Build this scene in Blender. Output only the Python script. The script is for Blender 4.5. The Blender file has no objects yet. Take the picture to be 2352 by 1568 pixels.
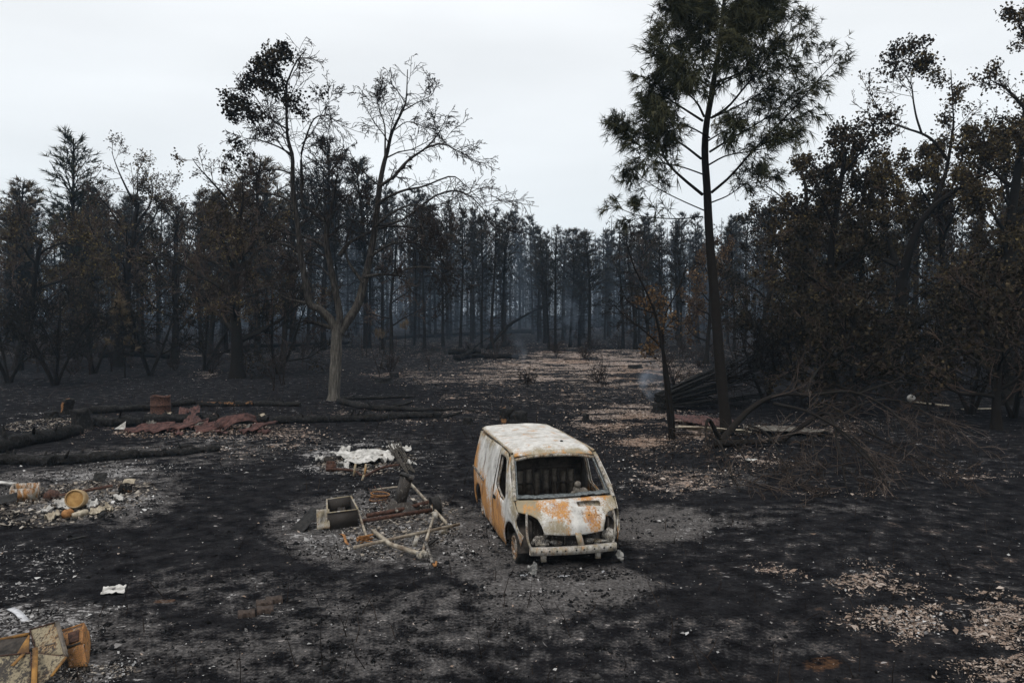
import bpy, bmesh, math, random
import numpy as np
from mathutils import Vector, Matrix
from mathutils.geometry import delaunay_2d_cdt

R = math.radians
S = bpy.context.scene
COL = S.collection

# ---------------------------------------------------------------- camera, sky, sun, exposure
CAM_H, FPX, PITCH = 4.16, 1830.0, R(2.0)          # focal length in pixels of a 2352 px wide frame
cd = bpy.data.cameras.new('camera'); cam = bpy.data.objects.new('camera', cd); COL.objects.link(cam)
cam.location = (0, 0, CAM_H); cam.rotation_euler = (R(90) - PITCH, 0, 0)
cd.sensor_width = 36; cd.lens = 36 * FPX / 2352; cd.clip_start = 0.1; cd.clip_end = 3000
S.camera = cam

SUN_EL, SUN_AZ = R(58), R(205)                     # azimuth clockwise from +Y
world = bpy.data.worlds.new('World'); S.world = world; world.use_nodes = True
wn = world.node_tree; wn.nodes.clear()
def wnode(t, **k):
    n = wn.nodes.new(t)
    for a, b in k.items(): setattr(n, a, b)
    return n
w_out = wnode('ShaderNodeOutputWorld'); w_bg = wnode('ShaderNodeBackground'); w_bg.inputs[1].default_value = 0.1
w_sky = wnode('ShaderNodeTexSky', sky_type='NISHITA', sun_disc=False)
w_sky.sun_elevation = SUN_EL; w_sky.sun_rotation = SUN_AZ
w_tc = wnode('ShaderNodeTexCoord'); w_sep = wnode('ShaderNodeSeparateXYZ')
wn.links.new(w_tc.outputs['Generated'], w_sep.inputs[0])
w_grad = wnode('ShaderNodeValToRGB')               # the overcast deck: a little brighter overhead than at the horizon
w_grad.color_ramp.elements[0].position = 0.0; w_grad.color_ramp.elements[0].color = (0.70, 0.755, 0.79, 1)
w_grad.color_ramp.elements[1].position = 0.55; w_grad.color_ramp.elements[1].color = (0.97, 0.985, 1.0, 1)
e = w_grad.color_ramp.elements.new(0.22); e.color = (0.86, 0.895, 0.92, 1)
wn.links.new(w_sep.outputs[2], w_grad.inputs[0])
w_map = wnode('ShaderNodeMapping'); w_map.inputs['Scale'].default_value = (1.0, 1.0, 4.5)
w_noise = wnode('ShaderNodeTexNoise'); w_noise.inputs['Scale'].default_value = 1.7; w_noise.inputs['Detail'].default_value = 4
w_noise.inputs['Roughness'].default_value = 0.45
wn.links.new(w_tc.outputs['Generated'], w_map.inputs[0]); wn.links.new(w_map.outputs[0], w_noise.inputs['Vector'])
w_rng = wnode('ShaderNodeMapRange'); w_rng.inputs[1].default_value = 0.3; w_rng.inputs[2].default_value = 0.7
w_rng.inputs[3].default_value = 8.9; w_rng.inputs[4].default_value = 10.8
wn.links.new(w_noise.outputs[0], w_rng.inputs[0])
w_mul = wnode('ShaderNodeVectorMath', operation='SCALE')
wn.links.new(w_grad.outputs[0], w_mul.inputs[0]); wn.links.new(w_rng.outputs[0], w_mul.inputs['Scale'])
w_mix = wnode('ShaderNodeMix', data_type='RGBA'); w_mix.inputs[0].default_value = 0.94
wn.links.new(w_sky.outputs[0], w_mix.inputs[6]); wn.links.new(w_mul.outputs[0], w_mix.inputs[7])
wn.links.new(w_mix.outputs[2], w_bg.inputs[0]); wn.links.new(w_bg.outputs[0], w_out.inputs[0])

sl = bpy.data.lights.new('sun', 'SUN'); sl.energy = 1.3; sl.angle = R(18); sl.color = (1.0, 0.96, 0.9)
so = bpy.data.objects.new('sun', sl); COL.objects.link(so)
sd = Vector((math.sin(SUN_AZ) * math.cos(SUN_EL), math.cos(SUN_AZ) * math.cos(SUN_EL), math.sin(SUN_EL)))
so.rotation_euler = sd.to_track_quat('Z', 'Y').to_euler(); so.location = (0, -5, 30)

vs = S.view_settings
vs.view_transform = 'Standard'; vs.look = 'None'; vs.exposure = 0.12; vs.gamma = 1.0; vs.use_curve_mapping = False
S.render.engine = 'CYCLES'
S.cycles.max_bounces = 5; S.cycles.diffuse_bounces = 3; S.cycles.glossy_bounces = 2; S.cycles.volume_bounces = 0
S.cycles.use_denoising = True

# ---------------------------------------------------------------- helpers
rng = random.Random(11)
nr = np.random.default_rng(5)

def hash2(ix, iy, s):
    h = (ix.astype(np.int64) * 374761393 + iy.astype(np.int64) * 668265263 + s * 974711) & 0xffffffff
    h = ((h ^ (h >> 13)) * 1274126177) & 0xffffffff
    return ((h ^ (h >> 16)) & 0xffff) / 65535.0
def vnoise(x, y, s=0):
    x = np.asarray(x, float); y = np.asarray(y, float)
    ix = np.floor(x); iy = np.floor(y); fx = x - ix; fy = y - iy
    fx = fx * fx * (3 - 2 * fx); fy = fy * fy * (3 - 2 * fy)
    a = hash2(ix, iy, s); b = hash2(ix + 1, iy, s); c = hash2(ix, iy + 1, s); d = hash2(ix + 1, iy + 1, s)
    return (a * (1 - fx) + b * fx) * (1 - fy) + (c * (1 - fx) + d * fx) * fy
def fbm(x, y, s=0, o=4):
    t = 0; a = 0.5; n = 0
    for k in range(o):
        t = t + a * vnoise(x * 2 ** k, y * 2 ** k, s + k); n += a; a *= 0.5
    return t / n
def smooth(a, b, x):
    t = np.clip((np.asarray(x, float) - a) / (b - a), 0, 1); return t * t * (3 - 2 * t)

VAN = (0.874, 13.48); VAN_YAW = 0.209
def hgt(x, y):
    """terrain height"""
    x = np.asarray(x, float); y = np.asarray(y, float)
    rise = 1.35 * smooth(55, 140, y)
    roll = (fbm(x * 0.16, y * 0.16, 3, 3) - 0.5) * 0.36
    flat = 1 - np.exp(-(((x - 0.6) / 5.0) ** 2 + ((y - 15) / 5.5) ** 2))
    lump = (fbm(x * 1.1, y * 1.1, 9, 3) - 0.5) * 0.075 + (fbm(x * 4.3, y * 4.3, 17, 3) - 0.5) * 0.035
    return rise + roll * flat + lump * (0.45 + 0.55 * flat)
def hz(x, y): return float(hgt(np.array([x]), np.array([y]))[0])

def ray(u, v):
    a = (u - 1176) / FPX; b = -(v - 784) / FPX
    return Vector((a, math.cos(PITCH) + b * math.sin(PITCH), -math.sin(PITCH) + b * math.cos(PITCH)))
def G(u, v, up=0.0):
    """where the sight line through photo point (u, v) meets the terrain"""
    d = ray(u, v); t = TT; z = CAM_H + d.z * t - hgt(d.x * t, d.y * t) - up
    k = int(np.argmax(z <= 0)) if (z <= 0).any() else len(t) - 1
    k = max(k, 1); f = z[k - 1] / max(z[k - 1] - z[k], 1e-9); q = t[k - 1] + (t[k] - t[k - 1]) * min(max(f, 0), 1)
    return Vector((0, 0, CAM_H)) + d * q
TT = 5.0 * 1.004 ** np.arange(1050)
def W(u, v, y):
    d = ray(u, v); return Vector((0, 0, CAM_H)) + d * (y / d.y)

class MB:
    """collects verts / quads / tris (numpy) and builds one mesh"""
    def __init__(s): s.v = []; s.q = []; s.t = []; s.n = 0; s.tone = []
    def add(s, v, q=None, t=None, tone=0.5):
        v = np.asarray(v, float).reshape(-1, 3)
        if q is not None and len(q): s.q.append(np.asarray(q, np.int64).reshape(-1, 4) + s.n)
        if t is not None and len(t): s.t.append(np.asarray(t, np.int64).reshape(-1, 3) + s.n)
        s.v.append(v); s.tone.append(np.broadcast_to(np.asarray(tone, float), (len(v),)).copy()); s.n += len(v)
        return s
    def tubes(s, P, Rd, sides=5, tone=0.5, caps=False):
        P = np.asarray(P, float); Rd = np.asarray(Rd, float)
        if P.ndim == 2: P = P[None]; Rd = Rd[None]
        M, n, _ = P.shape
        T = np.gradient(P, axis=1); T /= np.linalg.norm(T, axis=2, keepdims=True) + 1e-9
        ref = np.where(np.abs(T[..., 2:3].mean(1, keepdims=True)) > 0.85, np.array([1.0, 0.1, 0]), np.array([0.03, 0.05, 1.0]))
        A = np.cross(T, np.broadcast_to(ref, T.shape)); A /= np.linalg.norm(A, axis=2, keepdims=True) + 1e-9
        B = np.cross(T, A)
        th = np.arange(sides) * 2 * math.pi / sides
        V = P[:, :, None, :] + Rd[:, :, None, None] * (np.cos(th)[None, None, :, None] * A[:, :, None, :] + np.sin(th)[None, None, :, None] * B[:, :, None, :])
        i = np.arange(n - 1)[:, None] * sides; j = np.arange(sides)[None]; j2 = (j + 1) % sides
        q = np.stack([i + j, i + j2, i + sides + j2, i + sides + j], -1).reshape(-1, 4)
        Q = (q[None] + (np.arange(M) * n * sides)[:, None, None]).reshape(-1, 4)
        tone = np.asarray(tone, float)
        if tone.ndim == 1: tone = np.repeat(tone, n * sides)
        elif tone.ndim == 2: tone = np.repeat(tone.reshape(-1), sides)
        s.add(V.reshape(-1, 3), Q, tone=tone)
        if caps:
            for m in range(M):
                for k in (0, n - 1):
                    ring = V[m, k]; c = ring.mean(0) + (T[m, k] * (1 if k else -1)) * 0.05 * Rd[m, k]
                    tr = [[sides, a, (a + 1) % sides] for a in range(sides)]
                    s.add(np.vstack([ring, c]), t=tr, tone=tone if tone.ndim == 0 else float(tone.flat[0]))
        return s
    def box(s, c, size, rot=None, tone=0.5, taper=1.0):
        sx, sy, sz = [a / 2 for a in size]
        v = np.array([[x * (taper if z > 0 else 1), y * (taper if z > 0 else 1), z] for z in (-sz, sz) for x, y in ((-sx, -sy), (sx, -sy), (sx, sy), (-sx, sy))])
        if rot is not None: v = v @ np.array(rot.to_3x3()).T
        s.add(v + np.array(c), [[0, 3, 2, 1], [4, 5, 6, 7], [0, 1, 5, 4], [1, 2, 6, 5], [2, 3, 7, 6], [3, 0, 4, 7]], tone=tone); return s
    def bar(s, a, b, w, h, tone=0.5, roll=0.0):
        a = Vector(a); b = Vector(b); d = b - a; L = d.length
        rot = d.to_track_quat('X', 'Z').to_matrix() @ Matrix.Rotation(roll, 3, 'X')
        return s.box((a + b) / 2, (L, w, h), rot, tone)
    def leaves(s, P, size, tone=0.5, w=0.32, flat=0.0):
        P = np.asarray(P, float); M = len(P)
        a = nr.normal(size=(M, 3)); a[:, 2] *= (1 - flat); a /= np.linalg.norm(a, axis=1, keepdims=True)
        b = nr.normal(size=(M, 3)); b[:, 2] *= (1 - flat); b = np.cross(a, np.cross(b, a)); b /= np.linalg.norm(b, axis=1, keepdims=True) + 1e-9
        c = np.cross(a, b); L = np.broadcast_to(size, (M,))[:, None]
        V = np.stack([P - a * L * .5, P + b * L * w + c * L * .12, P + a * L * .5, P - b * L * w + c * L * .12], 1)
        Q = np.arange(M * 4).reshape(-1, 4)
        return s.add(V.reshape(-1, 3), Q, tone=np.repeat(np.broadcast_to(tone, (M,)), 4))
    def tufts(s, P, D, K, L, w, spread=0.75, droop=0.3, tone=0.5):
        P = np.asarray(P, float); D = np.asarray(D, float); M = len(P)
        d = D[:, None, :] + nr.normal(size=(M, K, 3)) * spread; d /= np.linalg.norm(d, axis=2, keepdims=True)
        ln = (np.broadcast_to(L, (M,))[:, None] * nr.uniform(.7, 1.15, (M, K)))[..., None]
        base = P[:, None, :] - D[:, None, :] * (nr.uniform(0, .55, (M, K))[..., None] * ln)
        tip = base + d * ln; tip[..., 2] -= (droop * ln[..., 0]) * nr.uniform(.5, 1.3, (M, K))
        sd_ = np.cross(d, nr.normal(size=(M, K, 3))); sd_ /= np.linalg.norm(sd_, axis=2, keepdims=True) + 1e-9
        V = np.stack([base - sd_ * w, base + sd_ * w, tip], 2)
        tn = np.repeat(np.clip(np.broadcast_to(tone, (M,))[:, None] + nr.normal(size=(M, K)) * .1, 0, 1).reshape(-1), 3)
        return s.add(V.reshape(-1, 3), t=np.arange(M * K * 3).reshape(-1, 3), tone=tn)
    def mesh(s, name, smooth=False, off=None):
        V = np.concatenate(s.v) if s.v else np.zeros((0, 3))
        if off is not None: V = V - np.array(off)
        q = np.concatenate(s.q) if s.q else np.zeros((0, 4), np.int64)
        t = np.concatenate(s.t) if s.t else np.zeros((0, 3), np.int64)
        me = bpy.data.meshes.new(name)
        me.vertices.add(len(V)); me.vertices.foreach_set('co', V.astype(np.float32).ravel())
        li = np.concatenate([q.ravel(), t.ravel()]).astype(np.int32)
        me.loops.add(len(li)); me.loops.foreach_set('vertex_index', li)
        nq, nt = len(q), len(t); me.polygons.add(nq + nt)
        ls = np.concatenate([np.arange(nq) * 4, nq * 4 + np.arange(nt) * 3]).astype(np.int32)
        me.polygons.foreach_set('loop_start', ls)
        try: me.polygons.foreach_set('loop_total', np.concatenate([np.full(nq, 4), np.full(nt, 3)]).astype(np.int32))
        except Exception: pass
        me.update(calc_edges=True)
        if smooth: me.polygons.foreach_set('use_smooth', np.ones(nq + nt, bool))
        fattr(me, 'tone', np.concatenate(s.tone) if s.tone else np.zeros(0))
        return me
    def build(s, name, mat, parent=None, smooth=False, off=None, **tags):
        return link(name, s.mesh(name, smooth, off), mat, parent, **tags)

def fattr(me, name, arr):
    a = me.attributes.get(name) or me.attributes.new(name, 'FLOAT', 'POINT')
    a.data.foreach_set('value', np.asarray(arr, np.float32))
def cattr(me, **k):
    for n, v in k.items(): fattr(me, n, np.full(len(me.vertices), v))
    return me
def tag(o, label=None, category=None, group=None, kind=None):
    for k, v in (('label', label), ('category', category), ('group', group), ('kind', kind)):
        if v: o[k] = v
    return o
def link(name, me, mat, parent=None, **tags):
    o = bpy.data.objects.new(name, me); COL.objects.link(o)
    if mat is not None and not me.materials: me.materials.append(mat)
    if parent is not None: o.parent = parent
    return tag(o, **tags)
def empty(name, loc, rz=0.0, **tags):
    o = bpy.data.objects.new(name, None); COL.objects.link(o); o.location = loc; o.rotation_euler = (0, 0, rz)
    o.empty_display_size = 0.3
    return tag(o, **tags)
def copy_tree(o, parent=None):
    c = o.copy(); COL.objects.link(c)
    if parent is not None: c.parent = parent
    for ch in list(o.children): copy_tree(ch, c)
    return c
def resample(pts, n):
    """Catmull-Rom through pts, n samples"""
    p = np.array([tuple(a) for a in pts], float)
    if len(p) == 2: return p[0] + (p[1] - p[0]) * np.linspace(0, 1, n)[:, None]
    q = np.vstack([2 * p[0] - p[1], p, 2 * p[-1] - p[-2]])
    t = np.linspace(0, len(p) - 1 - 1e-6, n); i = t.astype(int); f = (t - i)[:, None]
    a, b, c, d = q[i], q[i + 1], q[i + 2], q[i + 3]
    return 0.5 * (2 * b + (c - a) * f + (2 * a - 5 * b + 4 * c - d) * f ** 2 + (3 * b - a - 3 * c + d) * f ** 3)

# ---------------------------------------------------------------- materials
class Mat:
    def __init__(s, name, rough=0.9, spec=0.2, metal=0.0):
        s.m = bpy.data.materials.new(name); s.m.use_nodes = True; s.nt = s.m.node_tree
        s.b = s.nt.nodes['Principled BSDF']; s.b.inputs['Roughness'].default_value = rough
        s.b.inputs['Specular IOR Level'].default_value = spec; s.b.inputs['Metallic'].default_value = metal
        s.tc = s.nt.nodes.new('ShaderNodeTexCoord')
    def set(s, sock, val):
        if hasattr(val, 'is_output') or isinstance(val, bpy.types.NodeSocket): s.nt.links.new(val, sock)
        elif isinstance(val, (tuple, list)): sock.default_value = tuple(val) + ((1,) if len(val) == 3 and len(sock.default_value) == 4 else ())
        else: sock.default_value = val
    def attr(s, name):
        n = s.nt.nodes.new('ShaderNodeAttribute'); n.attribute_name = name; return n.outputs['Fac']
    def coord(s, scale=(1, 1, 1), rot=(0, 0, 0)):
        n = s.nt.nodes.new('ShaderNodeMapping'); n.inputs['Scale'].default_value = scale; n.inputs['Rotation'].default_value = rot
        s.nt.links.new(s.tc.outputs['Object'], n.inputs[0]); return n.outputs[0]
    def noise(s, scale, detail=5, rough=0.55, vec=None, dist=0.0):
        n = s.nt.nodes.new('ShaderNodeTexNoise'); n.inputs['Scale'].default_value = scale; n.inputs['Detail'].default_value = detail
        n.inputs['Roughness'].default_value = rough; n.inputs['Distortion'].default_value = dist
        s.nt.links.new(vec or s.tc.outputs['Object'], n.inputs['Vector']); return n.outputs[0]
    def voro(s, scale, out='Distance', feature='F1', vec=None, rnd=1.0):
        n = s.nt.nodes.new('ShaderNodeTexVoronoi'); n.feature = feature; n.inputs['Scale'].default_value = scale
        n.inputs['Randomness'].default_value = rnd
        s.nt.links.new(vec or s.tc.outputs['Object'], n.inputs['Vector']); return n.outputs[out]
    def math(s, op, a, b=0.0, c=0.0):
        n = s.nt.nodes.new('ShaderNodeMath'); n.operation = op
        for i, v in enumerate((a, b, c)): s.set(n.inputs[i], v)
        return n.outputs[0]
    def step(s, x, lo, hi):
        n = s.nt.nodes.new('ShaderNodeMapRange'); n.interpolation_type = 'SMOOTHSTEP'
        s.set(n.inputs[0], x); n.inputs[1].default_value = lo; n.inputs[2].default_value = hi; return n.outputs[0]
    def mix(s, f, a, b):
        n = s.nt.nodes.new('ShaderNodeMix'); n.data_type = 'RGBA'
        s.set(n.inputs[0], f); s.set(n.inputs[6], a); s.set(n.inputs[7], b); return n.outputs[2]
    def ramp(s, x, stops):
        n = s.nt.nodes.new('ShaderNodeValToRGB'); r = n.color_ramp
        while len(r.elements) < len(stops): r.elements.new(0.5)
        for e_, (p, c) in zip(r.elements, stops): e_.position = p; e_.color = tuple(c) + (1,)
        s.set(n.inputs[0], x); return n.outputs[0]
    def thr(s, a, n1, k1, lo, hi, n2=None, k2=0):
        """smoothstep(attr + noise): a patch with a ragged edge"""
        x = s.math('MULTIPLY_ADD', s.math('SUBTRACT', n1, 0.5), k1, a)
        if n2 is not None: x = s.math('MULTIPLY_ADD', s.math('SUBTRACT', n2, 0.5), k2, x)
        return s.step(x, lo, hi)
    def bump(s, h, strength=0.5, dist=0.02):
        n = s.nt.nodes.new('ShaderNodeBump'); n.inputs['Strength'].default_value = strength; n.inputs['Distance'].default_value = dist
        s.set(n.inputs['Height'], h); s.nt.links.new(n.outputs[0], s.b.inputs['Normal'])
    def col(s, c): s.set(s.b.inputs['Base Color'], c); return s
    def rough(s, r): s.set(s.b.inputs['Roughness'], r)

def m_ground():
    m = Mat('burnt_ground', 1.0, 0.0)
    mid = m.noise(2.6, 6, 0.66); fine = m.noise(21, 3, 0.7)
    flake = m.noise(12, 2, 0.6, m.coord((0.7, 1.2, 1)), 0.5)
    base = m.ramp(m.math('MULTIPLY_ADD', fine, 0.3, m.math('MULTIPLY', mid, 0.7)), [(0.32, (0.004, 0.004, 0.0046)), (0.45, (0.0125, 0.0123, 0.0135)), (0.57, (0.0245, 0.024, 0.0255)), (0.74, (0.058, 0.056, 0.056))])
    warm = m.thr(m.attr('warm'), mid, 1.4, 0.5, 0.8, fine, 0.5)
    base = m.mix(m.math('MULTIPLY', warm, 0.8), base, m.mix(fine, (0.04, 0.021, 0.012), (0.15, 0.08, 0.043)))
    gm = m.thr(m.attr('grey'), mid, 2.3, 0.40, 1.2, fine, 0.8)
    base = m.mix(m.math('MULTIPLY', gm, 0.9), base, m.ramp(fine, [(0.25, (0.035, 0.033, 0.032)), (0.52, (0.115, 0.107, 0.103)), (0.8, (0.25, 0.235, 0.23))]))
    lit = m.thr(m.attr('litter'), flake, 2.2, 0.60, 0.74, mid, 2.4)
    base = m.mix(lit, base, m.mix(m.math('MULTIPLY', m.attr('warm'), 1.2), m.ramp(fine, [(0.3, (0.15, 0.115, 0.095)), (0.5, (0.31, 0.25, 0.215)), (0.7, (0.50, 0.43, 0.385))]), m.ramp(fine, [(0.3, (0.14, 0.075, 0.045)), (0.7, (0.38, 0.25, 0.17))])))
    ash = m.thr(m.attr('ash'), flake, 2.4, 0.62, 0.86, mid, 2.4)
    base = m.mix(m.math('MULTIPLY', ash, 0.9), base, m.ramp(fine, [(0.3, (0.16, 0.152, 0.15)), (0.6, (0.40, 0.385, 0.38))]))
    m.col(base)
    m.bump(m.math('MULTIPLY_ADD', m.noise(5, 5, 0.7), 1.6, m.math('MULTIPLY', m.voro(9.0), 0.4)), 1.0, 0.09); return m.m
def m_metal(name='burnt_metal', white=(0.64, 0.62, 0.58), sc=1.0, rough=0.75):
    """burnt sheet metal; the attributes rust / tan / soot say where which oxide lies"""
    m = Mat(name, rough, 0.3)
    vs_ = m.coord((1, 1, .45)); n1 = m.noise(2.2 * sc, 6, 0.6); n2 = m.noise(7.5 * sc, 7, 0.68, vs_); n3 = m.noise(34 * sc, 5, 0.7); n4 = m.noise(3.6 * sc, 4, 0.6, vs_)
    c = m.mix(m.step(n2, 0.32, 0.68), white, tuple(a * k for a, k in zip(white, (.66, .66, .67))))
    c = m.mix(m.math('MULTIPLY', m.step(n1, 0.44, 0.68), 0.30), c, (0.24, 0.225, 0.20))
    t = m.thr(m.attr('tan'), n1, 2.2, 0.25, 0.85, n3, 1.1)
    c = m.mix(t, c, m.mix(n2, (0.17, 0.14, 0.088), (0.36, 0.30, 0.20)))
    r = m.thr(m.math('MULTIPLY_ADD', m.math('SUBTRACT', n2, 0.5), 1.6, m.attr('rust')), n4, 2.2, 0.28, 0.85, n3, 1.9)
    c = m.mix(m.math('MULTIPLY', r, 0.92), c, m.ramp(m.math('MULTIPLY_ADD', m.math('SUBTRACT', n3, 0.5), 0.5, n2), [(0.28, (0.05, 0.026, 0.018)), (0.40, (0.24, 0.095, 0.025)), (0.52, (0.46, 0.20, 0.036)), (0.80, (0.50, 0.28, 0.10))]))
    s_ = m.thr(m.attr('soot'), n2, 1.5, 0.38, 0.72, n3, 1.7)
    c = m.mix(s_, c, m.mix(n3, (0.012, 0.011, 0.011), (0.06, 0.05, 0.042)))
    m.col(c); m.bump(m.math('MULTIPLY_ADD', n3, 0.5, n2), 0.18, 0.01); return m.m
def m_toned(name, stops, rough=0.95, spec=0.05, nscale=30, bump=0.3, attr='tone', nk=0.35, vec=None):
    m = Mat(name, rough, spec); n = m.noise(nscale, 5, 0.65, m.coord(vec) if vec else None)
    m.col(m.ramp(m.math('MULTIPLY_ADD', m.math('SUBTRACT', n, 0.5), nk, m.attr(attr)), stops))
    if bump: m.bump(n, bump, 0.02)
    return m.m
def m_char():
    m = Mat('charred_wood', 0.9, 0.12)
    v = m.voro(16, 'Distance', 'DISTANCE_TO_EDGE', m.coord((1, 1, 1))); n = m.noise(9, 6, 0.65)
    c = m.ramp(n, [(0.3, (0.006, 0.006, 0.006)), (0.55, (0.018, 0.017, 0.016)), (0.75, (0.05, 0.047, 0.045))])
    c = m.mix(m.thr(m.attr('tone'), n, 1.2, 0.6, 0.75), c, m.mix(m.noise(22, 4), (0.14, 0.065, 0.03), (0.28, 0.15, 0.07)))
    m.col(c); m.bump(m.math('MULTIPLY_ADD', v, 0.8, n), 0.9, 0.05); return m.m
def m_plain(name, a, b, scale=12, rough=0.85, spec=0.25, bump=0.3):
    m = Mat(name, rough, spec); n = m.noise(scale, 6, 0.65)
    m.col(m.mix(m.step(n, 0.33, 0.67), a, b))
    if bump: m.bump(n, bump, 0.015)
    return m.m
M_GROUND = m_ground(); M_METAL = m_metal(); M_METALF = m_metal('burnt_metal_fine', (0.46, 0.43, 0.385), 3.0)
M_CHAR = m_char()
M_BLACK = m_plain('soot_black', (0.008, 0.008, 0.008), (0.03, 0.028, 0.026), 14)
M_INNER = m_plain('sooty_interior', (0.012, 0.011, 0.010), (0.06, 0.05, 0.042), 7)
M_ASHW = m_plain('white_ash_sheet', (0.24, 0.23, 0.21), (0.62, 0.60, 0.57), 5, 0.8, 0.2, 0.6)
M_ALU = m_plain('molten_aluminium', (0.34, 0.34, 0.35), (0.58, 0.58, 0.60), 12, 0.5, 0.4, 0.4)
M_GLASS = m_plain('melted_glass', (0.03, 0.035, 0.037), (0.15, 0.165, 0.165), 22, 0.35, 0.5, 0.9)
M_BARK_GREY = m_toned('grey_bark', [(0.0, (0.006, 0.0055, 0.005)), (0.3, (0.03, 0.026, 0.023)), (0.62, (0.085, 0.077, 0.066)), (1.0, (0.21, 0.195, 0.17))], nscale=14, bump=1.0, nk=1.3, vec=(1, 1, .16))
M_BARK = m_toned('burnt_bark', [(0.0, (0.005, 0.0045, 0.004)), (0.5, (0.017, 0.0145, 0.0125)), (1.0, (0.06, 0.046, 0.038))], nscale=10, bump=0.8, nk=0.5)
M_TWIG_BROWN = m_toned('brown_dry_twigs', [(0.0, (0.022, 0.0155, 0.012)), (0.5, (0.075, 0.053, 0.041)), (1.0, (0.17, 0.128, 0.104))], bump=0)
M_TWIG = m_toned('dry_twigs', [(0.0, (0.010, 0.008, 0.007)), (0.5, (0.036, 0.027, 0.022)), (1.0, (0.12, 0.095, 0.08))], bump=0)
M_LEAF_DARK = m_toned('scorched_leaves', [(0.0, (0.008, 0.0075, 0.006)), (0.5, (0.026, 0.021, 0.014)), (1.0, (0.075, 0.055, 0.03))], bump=0)
M_LEAF_OLIVE = m_toned('olive_brown_leaves', [(0.0, (0.015, 0.0115, 0.008)), (0.45, (0.055, 0.040, 0.023)), (0.75, (0.105, 0.081, 0.037)), (1.0, (0.19, 0.14, 0.052))], bump=0)
M_LEAF_BROWN = m_toned('orange_brown_leaves', [(0.0, (0.02, 0.013, 0.009)), (0.5, (0.085, 0.052, 0.028)), (1.0, (0.21, 0.135, 0.07))], bump=0)
M_NEEDLE = m_toned('scorched_needles', [(0.0, (0.012, 0.015, 0.010)), (0.5, (0.038, 0.042, 0.024)), (1.0, (0.10, 0.092, 0.05))], bump=0)
M_NEEDLE_FAR = m_toned('singed_needles', [(0.0, (0.014, 0.013, 0.011)), (0.5, (0.034, 0.031, 0.026)), (1.0, (0.085, 0.068, 0.045))], bump=0)
M_NEEDLE_TAN = m_toned('dead_tan_needles', [(0.0, (0.035, 0.026, 0.018)), (0.5, (0.10, 0.075, 0.045)), (1.0, (0.22, 0.16, 0.10))], bump=0)
M_ASHFLAKE = m_toned('ash_flakes', [(0.0, (0.03, 0.029, 0.028)), (0.5, (0.22, 0.21, 0.205)), (1.0, (0.55, 0.54, 0.53))], bump=0)
M_LITTER = m_toned('pine_litter', [(0.0, (0.05, 0.033, 0.024)), (0.5, (0.25, 0.185, 0.145)), (1.0, (0.44, 0.38, 0.335))], bump=0)
M_CHUNK = m_toned('charcoal_crumbs', [(0.0, (0.004, 0.004, 0.004)), (0.6, (0.02, 0.02, 0.021)), (1.0, (0.07, 0.066, 0.064))], bump=0)
# ---------------------------------------------------------------- the ground, one sheet
def to_px(x, y, z=0.0):
    dy = y * math.cos(PITCH) - (z - CAM_H) * math.sin(PITCH); dz = y * math.sin(PITCH) + (z - CAM_H) * math.cos(PITCH)
    dy = np.maximum(dy, 0.5); return 1176 + FPX * x / dy, 784 - FPX * dz / dy
LITTER = [(1250,868,330,14,.6),(1500,870,120,30,.6),(1350,850,240,40,.85),(1180,852,120,22,.6),(1440,825,110,18,.6),(1130,905,110,14,.55),(1430,960,110,34,.75),(1480,1012,60,26,.8),(1570,985,90,24,.75),
          (1700,1052,95,14,.7),(980,950,170,10,.5),(640,1000,100,26,.45),(470,817,70,5,.6),(480,860,30,5,.55),(900,860,60,7,.5),(960,800,140,7,.4),(1350,775,260,9,.35),
          (1900,1318,60,10,.6),(1985,1332,70,12,.7),(2040,1350,90,14,.62),(2060,1425,110,22,.5),(2150,1410,100,20,.55),(2200,1460,130,22,.6),(2110,1490,110,16,.5),(2270,1510,90,36,.6),(2310,1550,80,30,.5),(2290,1430,80,22,.5),(2210,1390,60,12,.6),(1780,1305,60,9,.55),(1560,1110,120,26,.42),(1850,985,140,14,.4),(560,985,120,20,.4),
          (1300,912,140,10,.5),(240,985,80,14,.4),(2200,1090,120,5,.4),(450,1040,160,12,.35),(2320,1400,80,30,.5),(1940,1130,120,10,.3),(820,945,60,10,.4),(1980,960,60,6,.3)]
ASH = [(840,1060,140,38,.75),(900,1200,190,60,.5),(1000,1230,130,60,.42),(210,1130,180,44,.72),(300,1105,70,26,.7),(60,1430,140,60,.7),(150,1540,190,40,.42),(220,1400,60,30,.45),
       (760,1220,90,30,.5),(1190,1190,40,70,.35),(1260,1330,110,26,.35),(60,1290,120,60,.3),(300,1062,220,16,.4),(950,1260,120,40,.42),(600,1395,40,12,.5),(1400,1100,90,30,.25),(90,970,60,25,.4),
       (500,1015,160,12,.4),(1560,1215,90,22,.3),(1960,1320,120,20,.28),(2120,1430,120,40,.3),(1080,940,90,10,.35)]
GREY = [(1290,1345,220,60,.95),(900,1210,260,90,.85),(1180,1190,60,110,.95),(1090,1260,110,80,.8),(1000,1410,420,80,.5),(1500,1480,500,80,.3),(200,1130,230,70,.8),(120,1480,300,110,.6),(1500,1205,120,45,.95),(300,1050,330,26,.55),
        (1620,1110,160,40,.4),(420,1030,260,24,.5),(700,1500,500,70,.5),(560,1350,300,60,.4),(1900,1180,140,20,.35),(1680,1200,120,20,.5),(860,1030,220,40,.3),(1250,870,400,60,.3)]
WARM = [(1895,1520,60,20,.8),(385,1375,34,8,.8),(2130,1220,130,22,.45),(2250,1290,130,50,.45),(1480,1005,120,50,.5),(2330,1480,80,60,.35),(1330,1375,80,20,.2),(1460,850,60,10,.5),(560,985,120,20,.3)]
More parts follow.
